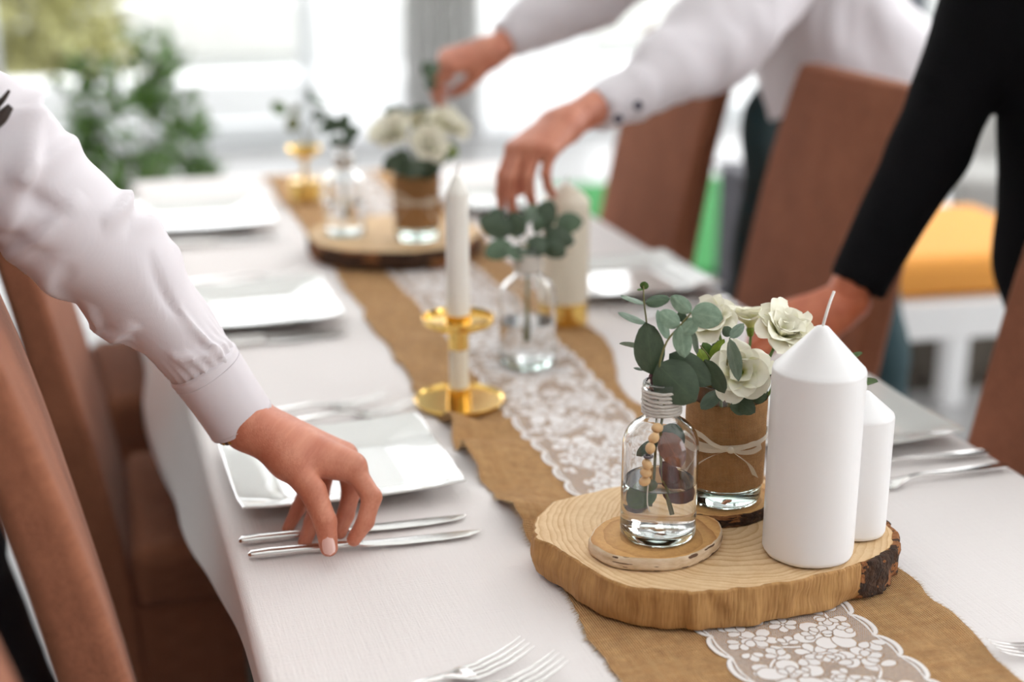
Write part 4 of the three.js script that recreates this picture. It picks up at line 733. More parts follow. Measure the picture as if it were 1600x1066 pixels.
{
  const t = thing('candle_holder', 'squat brass candle holder with a raised dish, at the far end of the runner', 'candle holder', [-0.100, TY + 0.0075, -1.80], 0);
  part('base_drum', softLathe([[0.0001, 0], [0.033, 0], [0.033, 0.040], [0.0001, 0.040]], 0.0015), M.brass, t);
  part('stem', softLathe([[0.0001, 0.0398], [0.006, 0.0398], [0.0055, 0.086], [0.0001, 0.086]], 0.001, 24), M.brass, t);
  part('dish', softLathe([[0.0001, 0.0855], [0.012, 0.0855], [0.030, 0.096], [0.036, 0.108], [0.0345, 0.108], [0.026, 0.098], [0.0001, 0.092]], 0.001), M.brass, t);
  sprig('eucalyptus_sprig', 'loose eucalyptus twig rising from the far squat brass holder', 'sprig', [{ pts: [[-0.100, TY + 0.102, -1.80], [-0.0929, 0.8835, -1.8119], [-0.1186, 0.9214, -1.8323], [-0.1446, 0.9555, -1.8515]], r: 0.002 }, { pts: [[-0.098, TY + 0.102, -1.80], [-0.0734, 0.9025, -1.8123], [-0.0753, 0.9783, -1.8379]], r: 0.0018 }], [
    [[-0.1267, 0.9303, -1.8377], [-0.1550, 0.9530, -1.8538], 0.026, L.bush, 0.3], [[-0.1220, 0.9252, -1.8346], [-0.1150, 0.8994, -1.8020], 0.034, L.olive, 0.3], [[-0.1178, 0.9303, -1.8350], [-0.0972, 0.9467, -1.8341], 0.020, L.olive, 0.3], [[-0.0776, 0.9530, -1.8303], [-0.0764, 0.9808, -1.8391], 0.018, L.dark, 0.3], [[-0.0768, 0.9214, -1.8195], [-0.0575, 0.9378, -1.8191], 0.02, L.dark, 0.3],
  ]);
}

// ------------------------------------------------------------------ people
const sub = (a, b) => [a[0] - b[0], a[1] - b[1], a[2] - b[2]];
function handBones(wrist, fwd, up, thumbSide, o) {   // joints of a hand from its frame
  const f = V(fwd).normalize(), u = V(up); u.addScaledVector(f, -u.dot(f)).normalize(); const s = new THREE.Vector3().crossVectors(f, u).multiplyScalar(thumbSide), w = V(wrist);
  const at = (x, y, z) => { const p = w.clone().addScaledVector(f, x).addScaledVector(u, y).addScaledVector(s, z); return [p.x, p.y, p.z]; };
  const palm = [], fingers = [], mcp = [[0.086, 0.003, 0.026], [0.089, 0.006, 0.006], [0.084, 0.004, -0.014], [0.075, -0.002, -0.031]], len = [[0.041, 0.024, 0.019], [0.045, 0.027, 0.020], [0.041, 0.025, 0.019], [0.032, 0.019, 0.017]], rad = [[0.0098, 0.0086, 0.0078, 0.0066], [0.0100, 0.0088, 0.0080, 0.0068], [0.0095, 0.0084, 0.0076, 0.0064], [0.0084, 0.0074, 0.0066, 0.0056]];
  for (let i = 0; i < 4; i++) {
    palm.push({ a: at(0.006, 0, 0.014 - i * 0.009), b: at(...mcp[i]), ra: 0.0185, rb: 0.0125 });
    let [x, y, z] = mcp[i], a = 0; const pts = [at(x, y, z)];
    for (let k = 0; k < 3; k++) { a += o.curl[i][k]; x += Math.cos(a) * len[i][k]; y -= Math.sin(a) * len[i][k]; z += (o.spread ?? 0.02) * (1.5 - i) * len[i][k] * 0.5; pts.push(at(x, y, z)); }
    fingers.push(chain(pts, rad[i]));
  }
  palm.push({ a: at(0.012, -0.004, 0.016), b: at(...o.thumb[0]), ra: 0.018, rb: 0.013 });
  fingers.push(chain(o.thumb.map((p) => at(...p)), [0.0135, 0.0112, 0.0082]));
  palm.push({ a: at(-0.018, 0, 0.004), b: at(0.005, 0, 0.010), ra: 0.0215, rb: 0.0205 }, { a: at(-0.018, 0, -0.006), b: at(0.005, 0, -0.008), ra: 0.0215, rb: 0.0195 });
  return { palm, fingers };
}
function handGeo({ palm, fingers }, cell = 0.0026, k = 0.016) {
  const all = [...palm, ...fingers.flat()], [lo, hi] = bounds(all, 0.008);
  return netSurface((x, y, z) => { let d = 1e3; for (const B of palm) d = smin(d, bone(x, y, z, B), k); for (const F of fingers) { let e = 1e3; for (const B of F) e = smin(e, bone(x, y, z, B), 0.003); d = smin(d, e, 0.0055); } return d; }, lo, hi, cell);
}
// head at the origin looking along +x, chin at y = 0, about 0.23 high
function headBones(at, yaw, pitch) {
  const m = new THREE.Matrix4().makeRotationFromEuler(new THREE.Euler(0, yaw, pitch, 'YZX')).setPosition(...at), P = (x, y, z) => V(x, y, z).applyMatrix4(m).toArray();
  return { P, list: [[P(-0.012, 0.150, 0), P(-0.030, 0.145, 0), 0.080, 0.082], [P(0.030, 0.135, 0.018), P(0.030, 0.135, -0.018), 0.062, 0.062], [P(0.040, 0.062, 0), P(0.052, 0.028, 0), 0.046, 0.026], [P(0.010, 0.060, 0.030), P(0.010, 0.060, -0.030), 0.040, 0.040], [P(0.088, 0.118, 0), P(0.104, 0.088, 0), 0.009, 0.013], [P(0.082, 0.058, 0.014), P(0.082, 0.058, -0.014), 0.010, 0.010], [P(-0.010, 0.115, 0.080), P(-0.016, 0.090, 0.078), 0.013, 0.009], [P(-0.010, 0.115, -0.080), P(-0.016, 0.090, -0.078), 0.013, 0.009], [P(-0.02, 0.07, 0), P(-0.045, -0.06, 0), 0.052, 0.056]] };
}
const eyeWhite = std({ color: rgb(0.82, 0.80, 0.78), roughness: 0.25 }), iris = std({ color: rgb(0.06, 0.035, 0.02), roughness: 0.3 }), lipMat = std({ color: rgb(0.50, 0.17, 0.15), roughness: 0.5 });
function faceParts(g, h) {
  for (const s of [-1, 1]) {
    const e = part('eye', new THREE.SphereGeometry(0.0125, 18, 14), eyeWhite, g); e.position.set(...h.P(0.0770, 0.117, s * 0.032));
    const i = part('iris', new THREE.SphereGeometry(0.0062, 14, 10), iris, e); i.position.copy(V(h.P(0.0850, 0.117, s * 0.032)).sub(e.position));
  }
  part('lips', tube([h.P(0.078, 0.054, 0.024), h.P(0.091, 0.056, 0.010), h.P(0.0925, 0.055, 0), h.P(0.091, 0.056, -0.010), h.P(0.078, 0.054, -0.024)], (t) => 0.0025 + 0.0032 * Math.sin(t * Math.PI), 18, 8), lipMat, g);
}
function hairGeo(h, extra, cell = 0.008) {
  const list = bones([[h.P(-0.020, 0.168, 0), h.P(-0.042, 0.140, 0), 0.083, 0.090], [h.P(0.040, 0.196, 0.025), h.P(0.040, 0.196, -0.025), 0.036, 0.036], [h.P(-0.050, 0.11, 0.045), h.P(-0.060, 0.06, 0.04), 0.045, 0.035], [h.P(-0.050, 0.11, -0.045), h.P(-0.060, 0.06, -0.04), 0.045, 0.035], ...extra]), [lo, hi] = bounds(list, 0.02), f = field(list, 0.03);
  return netSurface((x, y, z) => f(x, y, z) + 0.003 * n3(x * 90, y * 14, z * 90), lo, hi, cell);
}
function trousers(hipL, kneeL, ankL, hipR, kneeR, ankR, k = 1) {
  const list = bones([[hipL, hipR, 0.115 * k, 0.115 * k], [hipL, kneeL, 0.098 * k, 0.068 * k], [kneeL, ankL, 0.066 * k, 0.052 * k], [hipR, kneeR, 0.098 * k, 0.068 * k], [kneeR, ankR, 0.066 * k, 0.052 * k]]), [lo, hi] = bounds(list, 0.02), f = field(list, 0.05);
  const low = Math.min(ankL[1], ankR[1]) - 0.01;
  return netSurface((x, y, z) => Math.max(f(x, y, z) + 0.004 * n3(x * 14, y * 10, z * 14), low - y), lo, hi, 0.014);
}
function shoe(g, ank, dir, mat) {
  const d = V(dir).setY(0).normalize(), p = (k, y) => [ank[0] + d.x * k, y, ank[2] + d.z * k];
  const list = bones([[p(-0.03, 0.042), p(0.06, 0.040), 0.038, 0.038], [p(0.06, 0.036), p(0.15, 0.032), 0.038, 0.030], [p(-0.03, 0.06), p(-0.01, 0.09), 0.036, 0.040]]), [lo, hi] = bounds(list, 0.01), f = field(list, 0.03);
  part('shoe', netSurface((x, y, z) => Math.max(f(x, y, z), 0.002 - y), lo, hi, 0.008), mat, g);
}
const shoeMat = std({ color: rgb(0.02, 0.02, 0.022), roughness: 0.4 });

// --- person on the left: only the white-sleeved arm and hand reach into the picture
{
  const g = thing('person', 'person in a white shirt leaning in from the left, fingers on a knife', 'person');
  const wrist = [-0.4062, 0.8707, -0.2113], back = [-0.4385, 0.9183, -0.2183];
  const mcp = [[-0.3118, 0.8274, -0.1715], [-0.3144, 0.8296, -0.1983], [-0.3249, 0.8265, -0.2202], [-0.3394, 0.8187, -0.2374]];
  const fingers = [
    chain([mcp[0], [-0.2979, 0.8044, -0.1454], [-0.3072, 0.7846, -0.1340], [-0.3199, 0.7693, -0.1296]], [0.0108, 0.0098, 0.0086, 0.0072]),
    chain([mcp[1], [-0.3102, 0.7937, -0.1895], [-0.3197, 0.7759, -0.1734], [-0.3282, 0.7638, -0.1610]], [0.0108, 0.0096, 0.0086, 0.0072]),
    chain([mcp[2], [-0.3395, 0.7880, -0.2053], [-0.3512, 0.7673, -0.1867], [-0.3622, 0.7532, -0.1700]], [0.0102, 0.0092, 0.0082, 0.0070]),
    chain([mcp[3], [-0.3490, 0.7869, -0.2276], [-0.3606, 0.7696, -0.2166], [-0.3736, 0.7546, -0.2046]], [0.0092, 0.0082, 0.0074, 0.0062]),
    chain([[-0.3751, 0.8447, -0.1779], [-0.3550, 0.8170, -0.1473], [-0.3473, 0.7922, -0.1290], [-0.3464, 0.7695, -0.1180]], [0.0165, 0.0128, 0.0112, 0.0088]),
  ];
  const pw = (p, q, t) => [lerp(p[0], q[0], t), lerp(p[1], q[1], t), lerp(p[2], q[2], t)];
  const w2 = [-0.4011, 0.8674, -0.2339], w1 = [-0.4075, 0.8726, -0.1992];
  const palm = [
    { a: w1, b: mcp[0], ra: 0.0215, rb: 0.0138 }, { a: wrist, b: mcp[1], ra: 0.0215, rb: 0.0140 }, { a: wrist, b: mcp[2], ra: 0.0205, rb: 0.0130 }, { a: w2, b: mcp[3], ra: 0.0190, rb: 0.0122 },
    { a: w1, b: [-0.3728, 0.8423, -0.1731], ra: 0.0195, rb: 0.0190 }, { a: [-0.3728, 0.8423, -0.1731], b: mcp[0], ra: 0.0180, rb: 0.0105 }, { a: back, b: w1, ra: 0.0240, rb: 0.0215 }, { a: back, b: w2, ra: 0.0240, rb: 0.0200 },
  ];
  const hand = handGeo({ palm, fingers }, 0.0024, 0.013);
  const sh = [-0.80, 1.31, -0.13], shR = [-0.93, 1.30, 0.20], pelvis = [-1.02, 0.93, 0.0], chest = [-0.90, 1.20, 0.02], h = headBones([-0.735, 1.42, 0.10], 0.25, -0.55);
  const inner = bones([[sh, [-0.5632, 1.0884, -0.1886], 0.040, 0.026], [[-0.5632, 1.0884, -0.1886], back, 0.026, 0.022], [sh, shR, 0.06, 0.06], [chest, pelvis, 0.12, 0.12], [sh, chest, 0.07, 0.1], [shR, chest, 0.07, 0.1], [[-0.84, 1.33, 0.05], h.P(-0.045, -0.04, 0), 0.06, 0.055], [shR, [-1.0, 1.02, 0.30], 0.05, 0.04], ...h.list]);
  const fb0 = field(inner, 0.03), [lo, hi] = bounds(inner, 0.02);
  part('body', merge([hand, netSurface(fb0, lo, hi, 0.0085)]), M.skin, g);
  faceParts(g, h);
  // thumbnail
  const tipP = V([-0.3464, 0.7695, -0.1180]), ipP = V([-0.3473, 0.7922, -0.1290]), ax = tipP.clone().sub(ipP).normalize(), out = V([-0.3544, 0.8033, -0.0614]).sub(V([-0.3453, 0.7754, -0.1196])).normalize();
  out.addScaledVector(ax, -out.dot(ax)).normalize(); const side = new THREE.Vector3().crossVectors(ax, out);
  const nail = (c, r, len, wd) => { const rows = []; for (let i = 0; i <= 8; i++) { const t = i / 8 * 2 - 1, row = []; for (let j = 0; j <= 8; j++) { const u = j / 4 - 1, k = Math.sqrt(Math.max(0, 1 - Math.pow(Math.abs(t), 3.0))) * wd, a = u * k / r; row.push(c.clone().addScaledVector(ax, t * len).addScaledVector(side, Math.sin(a) * r).addScaledVector(out, Math.cos(a) * r)); } rows.push(row); } return loft(rows, false); };
  part('thumbnail', nail(tipP.clone().addScaledVector(ax, -0.0015), 0.0097, 0.0088, 0.0068), M.nail, g);
  // shirt: fine sleeve with folds, plain cuff, coarse trunk
  const A = [[-0.4456, 0.9332, -0.2111], [-0.5127, 1.0346, -0.2135], [-0.5617, 1.0877, -0.1857], [-0.6134, 1.1501, -0.1838], [-0.6674, 1.2207, -0.1852]], rad = [0.0335, 0.0450, 0.0500, 0.0560, 0.0620];
  const sl = chain(A, rad), d0 = V(A[1]).sub(V(A[0])).normalize(), sdir = V(A[3]).sub(V(A[0])).normalize();
  const up2 = new THREE.Vector3().crossVectors(sdir, V(0, 0, 1)).normalize(), sd2 = new THREE.Vector3().crossVectors(sdir, up2).normalize(), O = V(A[0]);
  reseed(404);
  const ridges = []; for (let i = 0; i < 34; i++) ridges.push([rr(0.0, 0.46), rr(-0.15, 0.15), rr(-0.9, 0.9) + (i % 2 ? 0.9 : -0.6), rr(0.03, 0.08), rr(0.006, 0.012), rr(0.0050, 0.0105) * (i % 5 ? 1 : -0.8)]);
  const folds = (x, y, z) => {
    const px = x - O.x, py = y - O.y, pz = z - O.z, t = px * sdir.x + py * sdir.y + pz * sdir.z, a = px * up2.x + py * up2.y + pz * up2.z, b = px * sd2.x + py * sd2.y + pz * sd2.z, s = Math.atan2(b, a) * 0.047;
    const w = n3(t * 6, a * 7, b * 7 + 4); let h = 0.005 * w;
    for (const [t0, s0, an, ln, wd, ht] of ridges) {
      let ds = s - s0; if (ds > 0.148) ds -= 0.295; else if (ds < -0.148) ds += 0.295;
      const dt = t - t0, ca = Math.cos(an), sa = Math.sin(an), al = dt * ca + ds * sa, pe = -dt * sa + ds * ca + 0.006 * Math.sin(al * 40);
      if (Math.abs(al) > ln || Math.abs(pe) > wd * 3) continue;
      h += ht * Math.exp(-Math.pow(pe / wd, 2) * (pe > 0 ? 2.6 : 0.8)) * Math.pow(Math.cos(al / ln * Math.PI / 2), 0.7);
    }
    h = Math.min(h, 0.0105);
    const gather = sstep(0.05, 0.0, t) * 0.0016 * Math.sin(s * 420);
    return -h * (0.35 + 0.65 * sstep(-0.01, 0.05, t)) - gather;
  };
  const sf = field(sl, 0.03), [slo, shi] = bounds(sl, 0.022);
  const cutN = d0;
  const sleeve = netSurface((x, y, z) => Math.max(sf(x, y, z) + folds(x, y, z), -((x - A[0][0]) * cutN.x + (y - A[0][1]) * cutN.y + (z - A[0][2]) * cutN.z) - 0.004), slo, shi, 0.0028);
  const trunk = bones([[[-0.6362, 1.1815, -0.1846], sh, 0.052, 0.075], [sh, shR, 0.085, 0.085], [sh, chest, 0.09, 0.14], [shR, chest, 0.09, 0.14], [chest, pelvis, 0.155, 0.15], [shR, [-1.02, 1.02, 0.32], 0.075, 0.055], [[-1.02, 1.02, 0.32], [-0.86, 0.92, 0.42], 0.055, 0.042]]), tf = field(trunk, 0.06), [tlo, thi] = bounds(trunk, 0.03);
  part('shirt', merge([sleeve, netSurface((x, y, z) => tf(x, y, z) + 0.006 * n3(x * 16, y * 10, z * 16), tlo, thi, 0.012)]), M.shirt, g);
  // cuff: an open band with a buttoned slit
  const c0 = V([-0.4456, 0.9332, -0.2111]), c1 = V([-0.4119, 0.8733, -0.2095]), cd = c1.clone().sub(c0).normalize(), cu = new THREE.Vector3().crossVectors(cd, V(0.3, 0, 1)).normalize(), cs = new THREE.Vector3().crossVectors(cd, cu).normalize();
  const ring = (t, r, k) => { const q = []; for (let i = 0; i < 56; i++) { const a = i / 56 * 2 * Math.PI, w = 1 + k * n3(Math.cos(a) * 1.6, t * 3, Math.sin(a) * 1.6), bump = 0.0012 * Math.exp(-Math.pow((((a - 4.2 + 9.42) % 6.283) - 3.1416) / 0.05, 2)); q.push(c0.clone().lerp(c1, t).addScaledVector(cu, Math.cos(a) * (r * w * 1.04 + bump)).addScaledVector(cs, Math.sin(a) * (r * w + bump))); } return q; };
  part('cuff', loft([ring(-0.06, 0.0330, 0.02), ring(-0.03, 0.0352, 0.03), ring(0, 0.0355, 0.04), ring(0.04, 0.0350, 0.04), ring(0.5, 0.0335, 0.04), ring(0.95, 0.0325, 0.04), ring(1.0, 0.0322, 0.04), ring(1.01, 0.0314, 0.04), ring(1.0, 0.0307, 0.04), ring(0.5, 0.0312, 0.04), ring(0.1, 0.0315, 0.04)], true), M.shirt, g);
  const st = (t, r) => { const q = ring(t, r, 0.04); q.push(q[0]); return q; };
  part('cuff_stitching', merge([tube(st(0.10, 0.0352), 0.00032, 90, 5, false), tube(st(0.955, 0.0328), 0.00032, 90, 5, false)]), M.shirt, g);
  const hair = [[h.P(-0.03, 0.10, -0.06), [-0.74, 1.36, -0.02], 0.035, 0.030], [[-0.74, 1.36, -0.02], [-0.6338, 1.2121, -0.1173], 0.030, 0.012]];
  part('hair', merge([hairGeo(h, hair, 0.006), tube([[-0.6387, 1.2121, -0.1188], [-0.6213, 1.1891, -0.1113], [-0.6036, 1.1926, -0.1071], [-0.5917, 1.2035, -0.1071]], (t) => lerp(0.011, 0.0028, t * t), 20, 10), tube([[-0.6338, 1.2121, -0.1173], [-0.6159, 1.1968, -0.1177], [-0.6001, 1.2057, -0.1159], [-0.5917, 1.2152, -0.1164]], (t) => lerp(0.008, 0.0012, t), 20, 8)]), M.hair, g);
  const aL = [-0.700, 0.09, -1.08], aR = [-1.02, 0.09, 0.10];
  part('trousers', trousers([-0.96, 0.90, -0.16], [-0.765, 0.52, -0.82], aL, [-1.02, 0.90, 0.08], [-1.03, 0.50, 0.12], aR, 1.0), M.blackTrouser, g);
  shoe(g, aL, [1, 0, -0.2], shoeMat); shoe(g, aR, [1, 0, 0], shoeMat);
  const br = thing('bracelet', 'gold and brown bracelet peeking from the left shirt cuff', 'bracelet', [c1.x, c1.y, c1.z]), bead = new THREE.SphereGeometry(0.0034, 12, 8), bm = [std({ color: rgb(0.55, 0.30, 0.06), metalness: 0.8, roughness: 0.3 }), std({ color: rgb(0.10, 0.04, 0.02), roughness: 0.4 })];
  for (let i = 0; i < 32; i++) { const a = i / 32 * 2 * Math.PI, m = part('bead', bead, bm[i % 3 ? 0 : 1], br), p = cd.clone().multiplyScalar(0.004).addScaledVector(cu, Math.cos(a) * 0.0275).addScaledVector(cs, Math.sin(a) * 0.0275); m.position.copy(p); }
}

// --- person in the white blouse at the far right
{
  const g = thing('person', 'person in a white blouse and dark trousers arranging eucalyptus with both hands', 'person');
  const w1 = [0.1259, 1.0488, -0.8132], k1 = [0.0479, 1.0174, -0.7607], w2 = [0.1706, 1.0997, -1.3372], k2 = [0.0922, 1.0825, -1.3334], e1 = [0.4452, 1.1430, -1.0047], e2 = [0.3794, 1.2049, -1.3961];
  const sL = [0.70, 1.325, -1.13], sR = [0.72, 1.345, -1.47], chest = [0.76, 1.20, -1.28], hip = [0.86, 0.98, -1.24];
  const h1 = handBones(w1, sub(k1, w1), [-0.45, 0.85, 0.25], 1, { curl: [[0.62, 0.40, 0.3], [0.68, 0.45, 0.3], [0.78, 0.55, 0.35], [0.88, 0.6, 0.4]], thumb: [[0.040, -0.016, 0.030], [0.070, -0.036, 0.030], [0.098, -0.058, 0.024]] });
  const h2 = handBones(w2, sub(k2, w2), [-0.1, 0.9, 0.35], -1, { curl: [[0.7, 0.8, 0.5], [0.85, 0.9, 0.5], [0.95, 0.95, 0.5], [1.05, 0.95, 0.5]], thumb: [[0.040, -0.018, 0.030], [0.066, -0.036, 0.030], [0.086, -0.050, 0.020]] });
  const h = headBones([0.52, 1.47, -1.32], Math.PI + 0.1, -0.5);
  const inner = bones([[sL, e1, 0.05, 0.04], [e1, w1, 0.038, 0.024], [sR, e2, 0.05, 0.04], [e2, w2, 0.038, 0.024], [sL, sR, 0.06, 0.06], [chest, hip, 0.12, 0.12], [sL, chest, 0.06, 0.1], [sR, chest, 0.06, 0.1], [[0.68, 1.36, -1.30], h.P(-0.045, -0.04, 0), 0.06, 0.054], ...h.list]), [lo, hi] = bounds(inner, 0.02);
  part('body', merge([handGeo(h1, 0.0032), handGeo(h2, 0.0032), netSurface(field(inner, 0.03), lo, hi, 0.0095)]), M.skin, g);
  faceParts(g, h);
  part('hair', hairGeo(h, [[h.P(-0.08, 0.12, 0), h.P(-0.13, 0.02, 0), 0.05, 0.025]]), M.hair, g);
  const cf1 = [0.1947, 1.0633, -0.8463], cf2 = [0.2005, 1.1155, -1.3497], n1 = V(cf1).sub(V(e1)).normalize(), n2 = V(cf2).sub(V(e2)).normalize();
  const list = bones([[cf1, e1, 0.0400, 0.0750], [e1, sL, 0.0720, 0.085], [cf2, e2, 0.0400, 0.068], [e2, sR, 0.066, 0.085], [sL, sR, 0.085, 0.085], [sL, chest, 0.09, 0.13], [sR, chest, 0.09, 0.13], [chest, hip, 0.145, 0.155], [hip, [0.90, 1.0, -1.22], 0.155, 0.155]]), f = field(list, 0.05), [blo, bhi] = bounds(list, 0.04);
  part('blouse', netSurface((x, y, z) => { let d = f(x, y, z) + 0.010 * n3(x * 13 + y * 6, y * 8, z * 14) + 0.006 * (1 - Math.abs(n3(x * 22, y * 9 + x * 9, z * 22))); d = Math.max(d, (x - cf1[0]) * n1.x + (y - cf1[1]) * n1.y + (z - cf1[2]) * n1.z > 0.004 && V(x, y, z).distanceTo(V(cf1)) < 0.09 ? 0.01 : -1); d = Math.max(d, (x - cf2[0]) * n2.x + (y - cf2[1]) * n2.y + (z - cf2[2]) * n2.z > 0.004 && V(x, y, z).distanceTo(V(cf2)) < 0.09 ? 0.01 : -1); return Math.max(d, 0.945 - y); }, blo, bhi, 0.0085), M.shirt, g);
  for (const [x, y, d] of [[0, 0, 0], [1, 0, 0]]) { const b = part('button', new THREE.CylinderGeometry(0.0075, 0.0075, 0.003, 16), std({ color: rgb(0.10, 0.09, 0.12), roughness: 0.4 }), g); b.position.set(...(x ? [0.2028, 1.0575, -0.7937] : [0.2393, 1.0730, -0.8096])); b.rotation.set(1.2, 0.3, 0.3); }
  const aL = [0.935, 0.09, -1.07], aR = [0.80, 0.09, -1.52];
  part('trousers', trousers([0.79, 0.93, -1.20], [0.825, 0.55, -1.09], aL, [0.80, 0.93, -1.36], [0.755, 0.52, -1.42], aR, 0.95), M.teal, g);
  shoe(g, aL, [-1, 0, 0.1], shoeMat); shoe(g, aR, [-1, 0, 0], shoeMat);
  sprig('eucalyptus_sprig', 'small eucalyptus twig held in the raised far hand', 'sprig', [{ pts: [[0.0597, 1.0512, -1.2891], [0.0522, 1.0618, -1.2949], [0.0412, 1.0808, -1.3045]], r: 0.0018 }], [[[0.0541, 1.0597, -1.2936], [0.0399, 1.0892, -1.3077], 0.026, L.mid, 0.3], [[0.0546, 1.0561, -1.2868], [0.0369, 1.0477, -1.2894], 0.022, L.dark, 0.3], [[0.0507, 1.0681, -1.2975], [0.0620, 1.0898, -1.2957], 0.018, L.grey, 0.3]]);
}

// --- person in the black sweater on the right
{
  const g = thing('person', 'person in a black sweater reaching over the table from the right', 'person');
  const w = [0.4134, 0.8403, -0.5031], k = [0.3536, 0.8238, -0.5104], e = [0.5439, 1.0423, -0.5247], cf = [0.4387, 0.8665, -0.5040];
  const sR = [0.650, 1.29, -0.545], sL = [0.84, 1.33, -0.22], chest = [0.735, 1.18, -0.47], hip = [0.765, 0.90, -0.48];
  const hb = handBones(w, sub(k, w), [-0.35, 0.85, 0.25], -1, { curl: [[0.45, 0.4, 0.3], [0.5, 0.45, 0.3], [0.6, 0.5, 0.3], [0.7, 0.5, 0.35]], thumb: [[0.045, -0.018, 0.038], [0.075, -0.034, 0.042], [0.096, -0.052, 0.036]] });
  const h = headBones([0.62, 1.46, -0.36], Math.PI, -0.35);
  const inner = bones([[sR, e, 0.05, 0.04], [e, w, 0.038, 0.026], [sL, [0.86, 1.06, -0.1], 0.05, 0.04], [sL, sR, 0.06, 0.06], [chest, hip, 0.09, 0.09], [sL, chest, 0.06, 0.08], [sR, chest, 0.06, 0.08], [[0.74, 1.36, -0.37], h.P(-0.045, -0.04, 0), 0.06, 0.056], ...h.list]), [lo, hi] = bounds(inner, 0.02);
  part('body', merge([handGeo(hb, 0.0030), netSurface(field(inner, 0.03), lo, hi, 0.0095)]), std({ map: metreTex(T.skin, 0.12), color: rgb(0.92, 0.70, 0.52), roughness: 0.5 }), g);
  faceParts(g, h);
  part('hair', hairGeo(h, []), M.hair, g);
  const n = V(cf).sub(V(e)).normalize();
  const list = bones([[cf, e, 0.0390, 0.0520], [e, sR, 0.0520, 0.070], [sL, [0.88, 1.06, -0.12], 0.078, 0.058], [[0.88, 1.06, -0.12], [0.80, 0.86, -0.10], 0.058, 0.042], [sL, sR, 0.08, 0.08], [sR, chest, 0.075, 0.10], [sL, chest, 0.085, 0.11], [chest, hip, 0.115, 0.112], [hip, [0.80, 0.82, -0.48], 0.112, 0.115]]), f = field(list, 0.02), [blo, bhi] = bounds(list, 0.03);
  part('sweater', netSurface((x, y, z) => { let d = f(x, y, z) + 0.004 * n3(x * 16, y * 12, z * 16); if ((x - cf[0]) * n.x + (y - cf[1]) * n.y + (z - cf[2]) * n.z > 0.003 && Math.hypot(x - cf[0], y - cf[1], z - cf[2]) < 0.09) d = Math.max(d, 0.01); return Math.max(d, 0.80 - y); }, blo, bhi, 0.008), M.sweater, g);
  const aL = [0.90, 0.09, -0.20], aR = [0.90, 0.09, -0.56];
  part('trousers', trousers([0.87, 0.86, -0.30], [0.90, 0.50, -0.24], aL, [0.87, 0.86, -0.48], [0.91, 0.50, -0.52], aR, 0.95), M.blackTrouser, g);
  shoe(g, aL, [-1, 0, 0], shoeMat); shoe(g, aR, [-1, 0, 0], shoeMat);
}

// ------------------------------------------------------------------ furniture behind
{
  const t = thing('stool', 'white stool with an orange cushion behind the black sleeve', 'stool', [1.42, 0, -1.86], -0.09);
  part('frame', merge([box(0.62, 0.085, 0.05, 0, 0.435, 0.285), box(0.62, 0.085, 0.05, 0, 0.435, -0.285), box(0.05, 0.085, 0.62, -0.285, 0.435, 0), box(0.05, 0.085, 0.62, 0.285, 0.435, 0), box(0.58, 0.02, 0.58, 0, 0.455, 0)]), M.white, t);
  for (const x of [-0.28, 0.28]) for (const z of [-0.28, 0.28]) part('leg', box(0.06, 0.40, 0.06, x, 0.20, z), M.white, t);
  part('cushion', box(0.56, 0.10, 0.56, 0.02, 0.527, 0, 0.04), M.orange, t);
}
{
  const t = thing('armchair', 'pale grey rounded armchair in the gap beside the black sleeve', 'armchair', [2.68, 0, -3.05], -0.6);
  const pg = std({ color: rgb(0.52, 0.51, 0.49), roughness: 0.9 });
  part('seat', box(0.6, 0.2, 0.55, 0, 0.36, 0, 0.05), pg, t);
  const rows = []; for (let j = 0; j <= 6; j++) { const r = []; for (let i = 0; i <= 24; i++) { const a = Math.PI * (i / 24), q = 0.33 - 0.02 * Math.abs(j - 3) / 3; r.push(V(Math.cos(a) * q, 0.28 + 0.52 * j / 6 - 0.10 * Math.pow(Math.abs(Math.cos(a)), 3) * j / 6, -Math.sin(a) * q)); } rows.push(r); }
  const inner = rows.map((r) => r.map((p) => V(p.x * 0.82, p.y, p.z * 0.82)));
  part('backrest', merge([loft([...rows, ...inner.slice().reverse(), rows[0]], false)]), pg, t);
  for (const x of [-0.24, 0.24]) for (const z of [-0.2, 0.2]) part('leg', new THREE.CylinderGeometry(0.018, 0.012, 0.28, 12).translate(x, 0.14, z), M.darkWood, t);
}
{
  const t = thing('storage_box', 'tall dark grey box behind the far right chairs', 'box', [1.60, 0, -2.9], -0.1);
  part('box_body', box(0.34, 0.50, 0.34, 0, 0.25, 0, 0.012), M.greyBox, t);
  part('lid', box(0.36, 0.03, 0.36, 0, 0.515, 0, 0.01), M.greyBox, t);
}
{
  const t = thing('wooden_crate', 'dark slatted crate in the shade behind the white stool', 'crate', [1.96, 0, -2.40], -0.12), m = std({ color: rgb(0.07, 0.055, 0.04), roughness: 0.8 });
  for (let i = 0; i < 7; i++) for (const z of [-0.2, 0.2]) part('slat', box(0.075, 0.40, 0.018, -0.27 + i * 0.09, 0.20, z, 0.003), m, t);
  for (const y of [0.06, 0.36]) for (const x of [-0.305, 0.305]) part('rail', box(0.02, 0.05, 0.40, x, y, 0, 0.003), m, t);
  part('crate_floor', box(0.60, 0.02, 0.38, 0, 0.05, 0, 0.003), m, t);
}
tag(part('grass_mat', box(1.5, 0.03, 1.7, 2.2, 0.0155, -4.4, 0.008), M.green), 'bright green grass mat on the floor beyond the chairs', 'mat');
